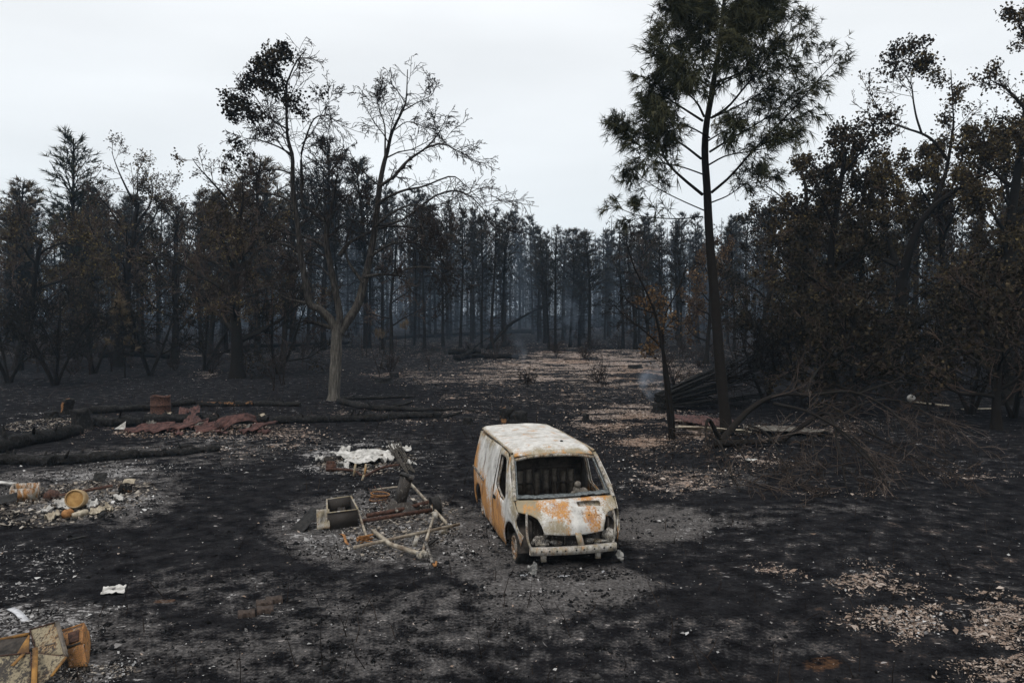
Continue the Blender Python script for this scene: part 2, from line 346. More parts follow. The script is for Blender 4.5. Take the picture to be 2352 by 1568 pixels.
def patches(lst, u, v):
    o = np.zeros_like(u)
    for a, b, da, db, s_ in lst:
        q = ((u - a) / da) ** 2 + ((v - b) / db) ** 2
        o = np.maximum(o, s_ * (1 - smooth(0.35, 1.7, q)))
    return o
ys = [-60, -40, -25, -14, -6, -1, 2.5, 4.5]
y = 6.0
while y < 240: ys.append(y); y += max(0.045, 0.0088 * y)
ys += [260, 300, 360, 450, 600, 900, 1400]
ts = np.concatenate([[-3, -2.5, -2, -1.5, -1.2, -1.0], np.linspace(-0.86, 0.86, 310), [1.0, 1.2, 1.5, 2, 2.5, 3]])
ys = np.array(ys); sc_ = np.where(ys > 6, ys, 6 + (6 - ys) * 1.5)
YY = np.repeat(ys[:, None], len(ts), 1); XX = ts[None] * sc_[:, None]
ZZ = hgt(XX, YY)
uu, vv = to_px(XX, YY)
str_ = smooth(.36, .60, fbm(XX * .55, YY * .9, 81, 4)) * .75 + .25
str_ = np.where(YY < 17, np.maximum(str_, .85), str_)
wob = (fbm(XX * .5, YY * .5, 31, 3) - .5)
uw = uu + wob * 90; vw = vv + (fbm(XX * .6, YY * .6, 37, 3) - .5) * 30
fin_ = np.where(YY < 17, smooth(.44, .60, fbm(XX * 2.2, YY * 2.2, 91, 3)) * .95 + .05, 1)
att = {k: (patches(l, uw, vw) * (str_ if k in ('litter', 'ash') else .6 + .4 * str_)).ravel() for k, l in (('litter', LITTER), ('ash', ASH), ('grey', GREY), ('warm', WARM))}
att['litter'] = att['litter'] * fin_.ravel()
att['grey'] = np.where(att['grey'] > 0, att['grey'] + .22 * smooth(0, .3, att['grey']), 0)
farl = 0.30 * smooth(60, 80, YY) * fbm(XX * .15, YY * .15, 41, 3) * 1.2
att['litter'] = np.maximum(att['litter'], farl.ravel())
att['grey'] = np.maximum(att['grey'], (0.36 * smooth(.46, .68, fbm(XX * .35, YY * .35, 51, 4))).ravel())
att['ash'] = np.maximum(att['ash'], (0.22 * smooth(.52, .72, fbm(XX * .5, YY * .5, 57, 4))).ravel())
att['warm'] = np.maximum(att['warm'], (0.4 * smooth(.58, .75, fbm(XX * .25 + 9, YY * .25, 61, 3))).ravel())
nR, nC = XX.shape
i = np.arange(nR - 1)[:, None] * nC; j = np.arange(nC - 1)[None]
gq = np.stack([i + j, i + j + 1, i + nC + j + 1, i + nC + j], -1).reshape(-1, 4)
gb = MB().add(np.stack([XX, YY, ZZ], -1).reshape(-1, 3), gq)
gme = gb.mesh('ground', True)
for k, a in att.items(): fattr(gme, k, a)
ground = link('ground', gme, M_GROUND, kind='structure')

def scatter(lst, n, extra=0.0, vmin=800, jit=0.0):
    """n random ground points, denser where the patches in lst are strong"""
    out = []; got = 0
    while got < n:
        m = 60000
        v = nr.uniform(vmin, 1640, m); u = nr.uniform(-150, 2500, m)
        w = patches(lst, u + nr.normal(size=m) * 45, v + nr.normal(size=m) * 13) ** 1.5 + extra
        a0 = CAM_H * FPX / np.maximum(v - 720, 20); cl = fbm((u - 1176) / FPX * a0 * .55, a0 * .9, 81, 4)
        fz_ = smooth(.44, .62, fbm((u - 1176) / FPX * a0 * 2.2, a0 * 2.2, 91, 3)); w = extra + (w - extra) * np.where(v > 1200, fz_, 1)
        k = nr.uniform(size=m) < w * np.where(v > 1200, .75, smooth(.36, .60, cl) * .9 + .03) + extra * .3
        u, v = u[k], v[k]
        a = (u - 1176) / FPX; b = -(v - 784) / FPX
        dy = math.cos(PITCH) + b * math.sin(PITCH); dz = -math.sin(PITCH) + b * math.cos(PITCH)
        t = CAM_H / np.maximum(-dz, 1e-3); x = a * t; y = dy * t
        out.append(np.stack([x, y], 1)); got += len(x)
    p = np.concatenate(out)[:n]
    return p
def on_ground(p, up): return np.column_stack([p, hgt(p[:, 0], p[:, 1]) + up])
p = scatter(ASH, 11000, 0.0018); d = p[:, 1]
sz = np.clip(nr.lognormal(-3.95, .6, len(p)), .008, .13) * (0.7 + d / 30)
MB().leaves(on_ground(p, 0.012 + sz * .12), sz, nr.beta(2.2, 1.8, len(p)), 0.34, 0.75).build('ash_flakes', M_ASHFLAKE, label='pale ash flakes strewn over the burnt ground', category='ash', kind='stuff')
p = scatter(LITTER, 23000, 0.0005); d = p[:, 1]
sz = np.clip(nr.lognormal(-3.7, .6, len(p)), .010, .12) * (0.7 + d / 28)
MB().leaves(on_ground(p, 0.01 + sz * .1), sz, nr.beta(3, 2, len(p)), 0.26, 0.8).build('pine_litter', M_LITTER, label='pinkish dry litter flakes lying in patches', category='litter', kind='stuff')
p = scatter(GREY, 7000, 0.03, 850); d = p[:, 1]; M_ = len(p)
sz = np.clip(nr.lognormal(-4.0, .5, M_), .006, .07) * (0.7 + d / 30)
octa = np.array([[1, 0, 0], [0, 1, 0], [-1, 0, 0], [0, -1, 0], [0, 0, .7], [0, 0, -.6]])
V = octa[None] * sz[:, None, None] * nr.uniform(.5, 1.3, (M_, 6, 1)); an = nr.uniform(0, 6.28, M_); ca, sa = np.cos(an), np.sin(an)
V = np.stack([V[..., 0] * ca[:, None] - V[..., 1] * sa[:, None] * .7, V[..., 0] * sa[:, None] + V[..., 1] * ca[:, None] * .7, V[..., 2]], -1) + on_ground(p, .008)[:, None]
tr = np.array([[0, 1, 4], [1, 2, 4], [2, 3, 4], [3, 0, 4], [1, 0, 5], [2, 1, 5], [3, 2, 5], [0, 3, 5]])
MB().add(V.reshape(-1, 3), t=(tr[None] + (np.arange(M_) * 6)[:, None, None]).reshape(-1, 3), tone=np.repeat(nr.beta(1.6, 2.4, M_), 6)).build('charcoal_crumbs', M_CHUNK, label='black charcoal crumbs scattered on the ground', category='charcoal', kind='stuff')
p = scatter([(1250, 870, 900, 120, .5), (500, 920, 500, 90, .5), (1300, 980, 500, 50, .5), (1900, 980, 500, 140, .4)], 1500, 0.01, 790); d = p[:, 1]
b0 = on_ground(p, -.02); ln = nr.uniform(.08, .5, len(p)); dr = nr.normal(size=(len(p), 3)) * .35; dr[:, 2] = 1
md = b0 + dr * ln[:, None] * .5 + nr.normal(size=(len(p), 3)) * .03; tp = b0 + dr * ln[:, None]
MB().tubes(np.stack([b0, md, tp], 1), np.stack([np.full(len(p), .009), np.full(len(p), .007), np.full(len(p), .002)], 1) * (0.6 + d / 40)[:, None], 3, nr.uniform(0, .6, len(p))).build('charred_stubble', M_TWIG, label='thin charred stalks standing out of the burnt ground', category='stubble', kind='stuff')
# ---------------------------------------------------------------- the burnt-out van
def inside(pt, poly):
    x, y = pt; c = False; n = len(poly); j = n - 1
    for i in range(n):
        xi, yi = poly[i]; xj, yj = poly[j]
        if (yi > y) != (yj > y) and x < (xj - xi) * (y - yi) / (yj - yi) + xi: c = not c
        j = i
    return c
def edge_dist(pt, poly):
    p = np.array(pt); a = np.array(poly); b = np.roll(a, -1, 0); d = b - a
    t = np.clip(((p - a) * d).sum(1) / ((d * d).sum(1) + 1e-12), 0, 1); return np.min(np.linalg.norm(a + d * t[:, None] - p, axis=1))
def rnd_loop(poly, r=0.05, k=4):
    """round the corners of a 2-D polygon"""
    out = []; n = len(poly)
    for i in range(n):
        p0, p, p1 = [np.array(poly[(i + s) % n], float) for s in (-1, 0, 1)]
        a = p0 - p; b = p1 - p; la, lb = np.linalg.norm(a), np.linalg.norm(b); q = min(r, la * .45, lb * .45)
        s_, e_ = p + a / la * q, p + b / lb * q
        for t in np.linspace(0, 1, k): out.append(tuple((1 - t) ** 2 * s_ + 2 * t * (1 - t) * p + t * t * e_))
    return out
def arc(cx, cz, r, a0, a1, n=12):
    return [(cx + r * math.cos(R(a)), cz + r * math.sin(R(a))) for a in np.linspace(a0, a1, n)]
def panel(name, outline, holes, step, fmap, mat, parent, attrs=None, thick=0.014):
    pts, edges = [], []
    for lp in [outline] + holes:
        st = len(pts); q = []
        for i in range(len(lp)):
            a = np.array(lp[i], float); b = np.array(lp[(i + 1) % len(lp)], float); n = max(1, int(np.linalg.norm(b - a) / step))
            q += [tuple(a + (b - a) * k / n) for k in range(n)]
        pts += q; edges += [(st + k, st + (k + 1) % len(q)) for k in range(len(q))]
    ol = np.array(outline); lo, hi = ol.min(0), ol.max(0)
    for x in np.arange(lo[0] + step / 2, hi[0], step):
        for z in np.arange(lo[1] + step / 2, hi[1], step):
            if inside((x, z), outline) and not any(inside((x, z), h) for h in holes) and edge_dist((x, z), outline) > step * .35 and all(edge_dist((x, z), h) > step * .35 for h in holes):
                pts.append((x, z))
    r_ = delaunay_2d_cdt([Vector(p_) for p_ in pts], edges, [], 0, 1e-5)
    V2 = np.array([tuple(v) for v in r_[0]]); F = []
    for f in r_[2]:
        c = V2[list(f)].mean(0)
        if inside(c, outline) and not any(inside(c, h) for h in holes): F.append(list(f))
    V3 = np.array([fmap(a, b) for a, b in V2])
    V3 += (np.stack([fbm(V2[:, 0] * 3.1 + 7 * k, V2[:, 1] * 3.1 + 3 * k, 60 + k, 3) for k in range(3)], 1) - .5) * .028
    me = bpy.data.meshes.new(name); me.from_pydata(V3.tolist(), [], F); me.update()
    bm = bmesh.new(); bm.from_mesh(me); bmesh.ops.recalc_face_normals(bm, faces=bm.faces); bm.to_mesh(me); bm.free()
    me.polygons.foreach_set('use_smooth', np.ones(len(me.polygons), bool))
    at = attrs(V2[:, 0], V2[:, 1]) if attrs else {}
    for k in ('rust', 'tan', 'soot'): fattr(me, k, np.broadcast_to(at.get(k, 0.0), (len(V2),)))
    o = link(name, me, mat, parent)
    if thick:
        md = o.modifiers.new('thickness', 'SOLIDIFY'); md.thickness = thick; md.offset = 0
    return o
XC = 2.39
def wid(X, Z):
    w = float(np.interp(Z, [.15, .45, .9, 1.13, 1.45, 1.70, 1.78], [.885, .935, .945, .915, .85, .79, .755]))
    w -= .17 * max(0, (X - 3.6) / 1.0) ** 2 + .10 * max(0, (.35 - X) / .35) ** 2
    return w + .004 * math.sin(X * 9 + Z * 5)
fwd = Vector((math.sin(VAN_YAW), -math.cos(VAN_YAW), 0))
vc = Vector((VAN[0], VAN[1], 0)) + fwd * (XC - 3.95)
van = empty('burnt_van', (vc.x, vc.y, hz(vc.x, vc.y) - .06), math.atan2(fwd.y, fwd.x),
            label='burnt-out panel van, its shell bleached white with orange rust', category='van')
g2 = lambda x, z, cx, cz, rx, rz: np.exp(-(((x - cx) / rx) ** 2 + ((z - cz) / rz) ** 2))
def side_attr(x, z):
    rust = .16 + .50 * smooth(1.25, .5, z) + .75 * g2(x, z, 2.95, .62, .42, .42) + .45 * g2(x, z, 1.5, .6, 1.0, .4) + .5 * g2(x, z, .25, 1.1, .4, .7) - .5 * g2(x, z, 2.05, 1.35, .5, .45) - .6 * g2(x, z, 3.85, .8, .35, .5)
    tan = .10 + .55 * smooth(.9, 0, x) + .5 * smooth(1.5, 1.75, z) + .6 * g2(x, z, 4.15, .95, .3, .22) + .5 * g2(x, z, 3.3, .25, 1.0, .2) + .35 * smooth(1.0, 1.15, z) * (x > 2.5)
    soot = .3 * smooth(.45, .15, z) + .22
    return dict(rust=rust, tan=tan, soot=soot)
def roof_attr(x, y):
    return dict(rust=.12 + .25 * smooth(3.15, 3.4, x), tan=.6 * smooth(2.75, 3.3, x) + .55 * smooth(.66, .76, abs(y)) + .12, soot=.10 + .12 * smooth(3.1, 3.4, x) + 0 * y)
def hood_attr(Y, s):
    rust = .06 + 1.05 * g2(Y, s, -.22, .33, .30, .28) + .7 * g2(Y, s, .38, .62, .28, .34) + .6 * g2(Y, s, .45, .06, .5, .1) - .7 * g2(Y, s, .1, .55, .09, .5)
    tan = .10 + .85 * g2(Y, s, -.2, .82, .24, .22) + .75 * smooth(.42, .72, abs(Y)) + .5 * g2(Y, s, -.55, .25, .22, .3) + .4 * smooth(.16, .0, s) - .6 * g2(Y, s, .12, .6, .14, .5)
    soot = .20 + .18 * g2(Y, s, -.3, .3, .2, .16) + .2 * g2(Y, s, .42, .55, .25, .3)
    return dict(rust=rust, tan=tan, soot=soot)
REAR = [(.03, .24), (.42, .20)] + arc(.85, .30, .41, 192, -12) + [(1.3, .17), (2.5, .16), (2.5, 1.74), (.12, 1.70), (.04, 1.55)]
DOOR = [(2.525, .17), (3.46, .18), (3.50, .50), (3.64, .74), (3.70, 1.10), (3.26, 1.68), (3.1, 1.73), (2.525, 1.745)]
DWIN = rnd_loop([(2.62, 1.06), (2.63, 1.64), (3.12, 1.64), (3.60, 1.06), (3.42, .94), (3.0, .98)], .09)
FEND = [(3.485, .18), (3.52, .22)] + arc(3.95, .30, .42, 182, 12)[1:] + [(4.38, .47), (4.45, .60), (4.31, .66), (4.22, .74), (4.20, .84), (4.26, .93), (3.98, 1.13), (3.36, 1.71), (3.285, 1.69), (3.725, 1.10), (3.66, .73), (3.515, .48)]
for s_ in (-1, 1):
    fm = lambda X, Z, s=s_: (X - XC, s * wid(X, Z), Z)
    o = panel('side_panel', REAR, [], .09, fm, M_METAL, van, side_attr)
    if s_ < 0: o['label'] = 'rear side panel, white paint burnt off to orange rust below'
    o = panel('door', DOOR, [DWIN], .07, fm, M_METAL, van, side_attr)
    if s_ < 0: o['label'] = 'front door with glass gone and orange lower half'
    panel('fender', FEND, [], .06, fm, M_METAL, van, side_attr)
    # inner frame of the door window, seam lines
    mb = MB(); lp = np.array([(x - XC, s_ * (wid(x, z) - .045), z) for x, z in DWIN + DWIN[:1]])
    mb.tubes(lp, np.full(len(lp), .022), 5); o = mb.build('window_frame', M_METALF, van); cattr(o.data, rust=.35, tan=.5, soot=.5)
    # drip rail along the roof edge
    q = resample([(x - XC, s_ * (wid(x, 1.74) - .02), 1.765 - .03 * max(0, x - 2.9) - (.03 if x < .3 else 0)) for x in (.12, .8, 1.6, 2.4, 2.9, 3.32)], 18)
    o = MB().tubes(q, np.full(18, .022), 6).build('drip_rail', M_METALF, van, True); cattr(o.data, rust=.3, tan=.65, soot=.4)
    # A-pillar
    q = resample([(3.32 - XC, s_ * .755, 1.715), (3.62 - XC, s_ * .80, 1.47), (3.97 - XC, s_ * .855, 1.15), (4.04 - XC, s_ * .865, 1.08)], 14)
    o = MB().tubes(q, np.full(14, .034), 6).build('windscreen_pillar', M_METALF, van, True); cattr(o.data, rust=.1, tan=.5, soot=.45)
    q2 = q + np.array([-.03, -s_ * .05, -.03]); o = MB().tubes(q2, np.full(14, .022), 5).build('pillar_lip', M_GLASS, van, True)
def roof_map(x, y):
    z = 1.845 - .055 * (abs(y) / .75) ** 2 - .05 * max(0, (abs(y) - .66) / .10) ** 2
    z -= .10 * max(0, (x - 2.75) / .6) ** 2 + .06 * max(0, (.3 - x) / .25) ** 2
    z += .004 * (math.sin(x * 2 * math.pi / .92) ** 8 if .25 < x < 2.8 and abs(y) < .6 else 0)
    xx = x + (.10 * (1 - (y / .76) ** 2)) * smooth(2.6, 3.35, x)
    return (float(xx) - XC, y, z)
o = panel('roof', rnd_loop([(.10, -.75), (3.33, -.75), (3.33, .75), (.10, .75)], .09), [], .055, roof_map, M_METAL, van, roof_attr, .02)
o['label'] = 'bleached white roof with faint cross ribs'
hd = resample([roof_map(3.33, y_) for y_ in (-.74, -.4, 0, .4, .74)], 20)
o = MB().tubes(hd + np.array([.0, 0, -.03]), np.full(20, .03), 6).build('windscreen_header', M_METALF, van, True); cattr(o.data, rust=.35, tan=.6, soot=.5)
def hood_map(Y, s):
    X = 4.15 + .47 * math.sin(min(s, 1.0) * math.pi / 2) - .17 * (abs(Y) / .85) ** 2.4
    Z = 1.135 - .50 * s ** 1.2 - .02 * (abs(Y) / .8) ** 2 + .012 * math.sin(3 * Y + 5 * s)
    return (X - XC, Y, Z)
HOOD = [(-.85, .0), (-.4, -.02), (0, -.03), (.4, -.02), (.85, .0), (.86, .38), (.76, .43), (.66, .47), (.59, .58), (.545, .76), (.51, .97), (.2, 1.0), (-.2, 1.0), (-.49, .97), (-.52, .76), (-.57, .58), (-.66, .47), (-.76, .42), (-.86, .38)]
VENT = rnd_loop([(.13, .17), (.56, .17), (.55, .31), (.14, .32)], .03, 3)
o = panel('hood', HOOD, [VENT], .04, hood_map, M_METAL, van, hood_attr)
o['label'] = 'front hood blotched white, khaki and rust with a slot vent'
hood = o
vq = [hood_map(a, b) for a, b in ((.12, .16), (.57, .16), (.56, .32), (.13, .33))]; inn = [(p_[0] - .06, p_[1], p_[2] - .03) for p_ in vq]
o = MB().add(np.array(vq + inn), [[0, 1, 5, 4], [1, 2, 6, 5], [2, 3, 7, 6], [3, 0, 4, 7], [4, 5, 6, 7]]).build('air_vent', M_METALF, hood); cattr(o.data, rust=.3, tan=.6, soot=.45)
# melted windscreen glass along the cowl
P_ = []
nY, nS = 40, 7
for a in np.linspace(-.84, .84, nY):
    for b in np.linspace(0, 1, nS):
        X, Yv, Z = hood_map(a, 0)
        P_.append((X - .01 - .17 * b, a * (1 - .03 * b), Z + .012 + .035 * math.sin(b * 3.1) * (0.5 + vnoise(a * 9, b * 2.5, 5)) + .02 * (vnoise(a * 22, b * 5, 8) - .5)))
i_ = np.arange(nY - 1)[:, None] * nS; j_ = np.arange(nS - 1)[None]
MB().add(P_, np.stack([i_ + j_, i_ + j_ + 1, i_ + nS + j_ + 1, i_ + nS + j_], -1).reshape(-1, 4)).build('melted_glass', M_GLASS, van, True)
# interior: floor, bulkhead with ribs, rear doors, dashboard beam, lump of steering column
MB().box((1.75 - XC, 0, .30), (3.4, 1.62, .04)).build('floor_pan', M_INNER, van)
o = MB().box((2.42 - XC, 0, 1.0), (.03, 1.56, 1.36)).build('bulkhead', M_INNER, van); bh = o
for k, y_ in enumerate(np.linspace(-.66, .66, 9)):
    MB().box((2.445 - XC, y_, .86), (.03, .035 if k % 2 else .06, .95)).build('rib', M_INNER, bh)
MB().box((2.445 - XC, 0, 1.33), (.035, 1.5, .07)).build('rib', M_INNER, bh)
M_RUSTD = m_plain('rust_seam', (.04, .025, .018), (.14, .07, .03), 18)
M_BULK = m_plain('scorched_partition', (0.05, 0.042, 0.035), (0.17, 0.15, 0.125), 6)
for k, y_ in enumerate((-.58, -.42, -.25, -.08, .09, .26, .43, .58)):
    MB().box((2.436 - XC, y_, .98 + .03 * (k % 3)), (.012, .12, .50)).build('partition_plate', M_BULK, bh)
    MB().box((2.437 - XC, y_, .60), (.012, .12, .18)).build('partition_plate', M_BULK, bh)
o = MB().box((.05 - XC, 0, .96), (.03, 1.50, 1.45)).build('rear_door', M_METAL, van); cattr(o.data, rust=.5, tan=.4, soot=.3)
MB().tubes(np.array([(3.86 - XC, -.78, .95), (3.86 - XC, 0, .97), (3.86 - XC, .78, .95)]), np.full(3, .05), 8).build('dashboard_beam', M_INNER, van, True)
def blob(c, r, seed, k=2, amp=.35, sq=(1, 1, 1)):
    bm = bmesh.new(); bmesh.ops.create_icosphere(bm, subdivisions=k, radius=1.0)
    V = np.array([v.co[:] for v in bm.verts]); F = [[v.index for v in f.verts] for f in bm.faces]; bm.free()
    d = 1 + amp * 2 * (fbm(V[:, 0] * 1.7 + V[:, 2] * 1.3 + seed, V[:, 1] * 1.7 - V[:, 2] + seed * 3, seed, 3) - .5)
    return V * d[:, None] * r * np.array(sq) + np.array(c), F
mb = MB()
for c, r_ in (((3.80 - XC, .28, 1.17), .075), ((3.82 - XC, .29, 1.27), .06), ((3.84 - XC, .38, 1.13), .09), ((3.85 - XC, .20, 1.12), .05)):
    V_, F_ = blob(c, r_, 3); mb.add(V_, t=F_)
mb.build('steering_column', M_BULK, van)
for y_ in (-.42, .42):
    s = MB().box((2.95 - XC, y_, .55), (.5, .5, .06)).bar((2.72 - XC, y_ - .2, .55), (2.60 - XC, y_ - .2, 1.05), .03, .03).bar((2.72 - XC, y_ + .2, .55), (2.60 - XC, y_ + .2, 1.05), .03, .03).bar((2.60 - XC, y_ - .2, 1.05), (2.60 - XC, y_ + .2, 1.05), .03, .03)
    s.build('seat_frame', M_INNER, van)
# engine bay
mb = MB()
for c, r_, sd_, sq in (((4.15 - XC, -.1, .55), .28, 4, (1, 1.2, .9)), ((4.2 - XC, .35, .52), .2, 7, (1, 1, 1)), ((4.05 - XC, -.5, .5), .2, 9, (1, .9, 1.2)), ((4.3 - XC, .12, .40), .16, 12, (1, 1.5, .7))):
    V_, F_ = blob(c, r_, sd_, 3, .6, sq); mb.add(V_, t=F_)
o = mb.build('engine_block', M_METALF, van); cattr(o.data, rust=.35, tan=.35, soot=.85)
MB().box((3.92 - XC, 0, .72), (.03, 1.5, .78)).build('firewall', M_INNER, van)
for s_ in (-1, 1):
    MB().box((4.10 - XC, s_ * .66, .58), (.55, .03, .45)).build('inner_wing', M_INNER, van)
    # radiator support post, headlamp bracket, lamp-opening hoop
    q = resample([(4.38 - XC, s_ * .74, .95), (4.45 - XC, s_ * .755, .75), (4.46 - XC, s_ * .74, .55), (4.50 - XC, s_ * .70, .42)], 10)
    o = MB().tubes(q, np.full(10, .02), 5).build('lamp_bracket', M_METALF, van); cattr(o.data, rust=.15, tan=.45, soot=.45)
    q = resample([(4.28 - XC, s_ * .855, .93), (4.22 - XC, s_ * .885, .80), (4.28 - XC, s_ * .88, .68), (4.44 - XC, s_ * .83, .60)], 12)
    o = MB().tubes(q, np.full(12, .014), 5).build('lamp_rim', M_METALF, van); cattr(o.data, rust=.1, tan=.5, soot=.4)
    o = MB().box((4.43 - XC, s_ * .50, .455), (.12, .22, .03)).bar((4.47 - XC, s_ * .60, .46), (4.36 - XC, s_ * .30, .49), .07, .02).build('support_plate', M_METALF, van); cattr(o.data, rust=.2, tan=.5, soot=.55)
V_, F_ = blob((4.42 - XC, .66, .52), .10, 21, 3, .5, (.8, 1.15, 1.3)); o = MB().add(V_, t=F_).build('melted_lamp', M_METALF, van); cattr(o.data, rust=.1, tan=.35, soot=.5)
V_, F_ = blob((4.40 - XC, -.52, .50), .09, 25, 3, .6, (.9, 1.4, .8)); o = MB().add(V_, t=F_).build('melted_lamp', M_METALF, van); cattr(o.data, rust=.1, tan=.4, soot=.6)
# bumper beam with punched holes, brackets, centre strut
bx = lambda y_: 4.64 - .07 * (abs(y_) / .72) ** 2 - XC
mb = MB(); yy_ = np.linspace(-.73, .73, 13); zc, hh, dd = .385, .062, .035
ring = []
for y_ in yy_:
    x_ = bx(y_); ring += [(x_ + dd, y_, zc - hh), (x_ + dd, y_, zc + hh), (x_ - dd, y_, zc + hh), (x_ - dd, y_, zc - hh)]
qq = [[4 * a + b, 4 * a + (b + 1) % 4, 4 * a + 4 + (b + 1) % 4, 4 * a + 4 + b] for a in range(12) for b in range(4)] + [[0, 1, 2, 3], [51, 50, 49, 48]]
o = mb.add(ring, qq).build('bumper_beam', M_METALF, van); cattr(o.data, rust=.14, tan=.45, soot=.36); o['label'] = 'bare pale bumper beam with bolt holes'
beam = o
for y_ in (-.55, -.42, -.30, -.16, .02, .15, .33, .5, .62):
    a_ = np.linspace(0, 2 * math.pi, 9)[:-1]; x_ = bx(y_) + dd + .002
    v_ = [(x_, y_ + .016 * math.cos(t), zc + .005 + .016 * math.sin(t)) for t in a_] + [(x_ + .004, y_, zc + .005)]
    MB().add(v_, t=[[8, k, (k + 1) % 8] for k in range(8)]).build('bolt_hole', M_BLACK, beam)
for y_ in (-.50, .42):
    o = MB().box((4.56 - XC, y_, .27), (.04, .085, .14), taper=1.1).build('tow_bracket', M_METALF, van); cattr(o.data, rust=.2, tan=.55, soot=.4)
    o = MB().bar((4.58 - XC, y_, .39), (4.0 - XC, y_, .40), .09, .10).build('chassis_rail', M_METALF, van); cattr(o.data, rust=.3, tan=.3, soot=.75)
q = resample([(4.60 - XC, .06, .68), (4.67 - XC, .07, .60), (4.66 - XC, .10, .50), (4.62 - XC, .13, .44)], 8)
vv_ = []
for a in q: vv_ += [(a[0], a[1] - .05, a[2]), (a[0], a[1] + .05, a[2]), (a[0] - .03, a[1] + .05, a[2]), (a[0] - .03, a[1] - .05, a[2])]
o = MB().add(vv_, [[4 * a + b, 4 * a + (b + 1) % 4, 4 * a + 4 + (b + 1) % 4, 4 * a + 4 + b] for a in range(7) for b in range(4)]).build('lock_strut', M_METALF, van); cattr(o.data, rust=.3, tan=.6, soot=.2)
# wheels: bare rims in remains of tyre
def lathe(prof, n=24, axis='Y'):
    V = []; 
    for r_, a in prof:
        for k in range(n):
            t = 2 * math.pi * k / n
            V.append((r_ * math.cos(t), a, r_ * math.sin(t)) if axis == 'Y' else (r_ * math.cos(t), r_ * math.sin(t), a))
    Q = [[a * n + b, a * n + (b + 1) % n, (a + 1) * n + (b + 1) % n, (a + 1) * n + b] for a in range(len(prof) - 1) for b in range(n)]
    return np.array(V), Q
for X_, s_ in ((3.95, -1), (.85, -1), (3.95, 1), (.85, 1)):
    V_, Q_ = lathe([(.19, -.09), (.245, -.10), (.26, -.06), (.26, .06), (.245, .10), (.19, .09)])
    wr = rng.uniform(.98, 1.0); V_[:, 0] *= 1 + .02 * np.sin(np.arctan2(V_[:, 2], V_[:, 0]) * 5)
    c_ = np.array((X_ - XC, s_ * .755, .27))
    o = MB().add(V_ + c_, Q_).build('wheel', M_BLACK, van, True); wh = o
    V_, Q_ = lathe([(.005, .075), (.07, .08), (.085, .05), (.15, .045), (.175, .10), (.205, .108), (.21, .09), (.20, -.09)])
    V_[:, 1] *= s_
    r_o = MB().add(V_ + c_, Q_).build('rim', M_METALF, wh, True); cattr(r_o.data, rust=.62, tan=.4, soot=.55)
    for k in range(12):
        t = 2 * math.pi * k / 12; a = np.linspace(0, 2 * math.pi, 7)[:-1]
        v_ = [(c_[0] + .185 * math.cos(t) + .018 * math.cos(b), c_[1] + s_ * .111, c_[2] + .185 * math.sin(t) + .012 * math.sin(b)) for b in a] + [(c_[0] + .185 * math.cos(t), c_[1] + s_ * .113, c_[2] + .185 * math.sin(t))]
        MB().add(v_, t=[[6, b, (b + 1) % 6] for b in range(6)]).build('rim_hole', M_BLACK, wh)
o = MB().bar((.25 - XC, -.955, .98), (1.55 - XC, -.962, .93), .02, .035).build('slide_rail', M_METALF, van); cattr(o.data, rust=.4, tan=.3, soot=.6)
o = MB().bar((2.5 - XC, -.72, 1.70), (1.2 - XC, -.72, 1.70), .025, .03).build('slide_rail', M_METALF, van); cattr(o.data, rust=.4, tan=.4, soot=.6)
V_, F_ = blob((2.75 - XC, .30, 1.845), .03, 33); MB().add(V_, t=F_).build('roof_vent', M_BLACK, van)
# sooty arch liners hide nothing but close the wheel wells
for X_ in (3.95, .85):
    for s_ in (-1, 1):
        V_, Q_ = lathe([(.415, -.13), (.415, .09)], 20); k = V_[:, 2] > -.12
        V_ = V_ + np.array((X_ - XC, s_ * .76, .30)); Q_ = [q_ for q_ in Q_ if all(k[a] for a in q_)]
        MB().add(V_, Q_).build('arch_liner', M_INNER, van)

for s_ in (-1, 1):
    MB().box((2.66 - XC, s_ * (wid(2.66, .86) + .012), .86), (.16, .03, .05)).build('door_handle', M_BLACK, van)
    q = resample([(2.51 - XC, s_ * (wid(2.51, z_) + .004), z_) for z_ in (.18, .6, 1.0, 1.4, 1.7)], 14)
    MB().tubes(q, np.full(14, .010), 4).build('door_seam', M_BLACK, van)
q = resample([(1.32 - XC, -(wid(1.32, z_) + .002), z_) for z_ in (.2, .6, 1.0, 1.4, 1.7)], 14)
MB().tubes(q, np.full(14, .007), 4).build('door_seam', M_RUSTD, van)
for x_ in (.75, 1.25, 1.75, 2.25, 2.72):
    q = np.array([roof_map(x_, y_) for y_ in np.linspace(-.62, .62, 14)]) + np.array((0, 0, .004))
    o = MB().tubes(q, np.full(14, .007), 4).build('roof_seam', M_METALF, van); cattr(o.data, rust=.1, tan=.6, soot=.35)
for c, r_, sd_, sq in (((4.44 - XC, -.25, .46), .07, 71, (1, 1.5, .7)), ((4.46 - XC, .30, .47), .06, 74, (1, 1.4, .8)), ((4.40 - XC, .45, .62), .05, 77, (1, 1, 1.6)), ((4.38 - XC, -.40, .60), .05, 79, (1, 1, 1.5))):
    V_, F_ = blob(c, r_, sd_, 2, .7, sq); o = MB().add(V_, t=F_).build('engine_part', M_METALF, van); cattr(o.data, rust=.3, tan=.4, soot=.6)
for y_ in (-.30, -.1, .14, .34):
    o = MB().bar((4.40 - XC, y_, .64), (4.44 - XC, y_ * 1.1, .42), .025, .02).build('radiator_rib', M_METALF, van); cattr(o.data, rust=.4, tan=.3, soot=.8)

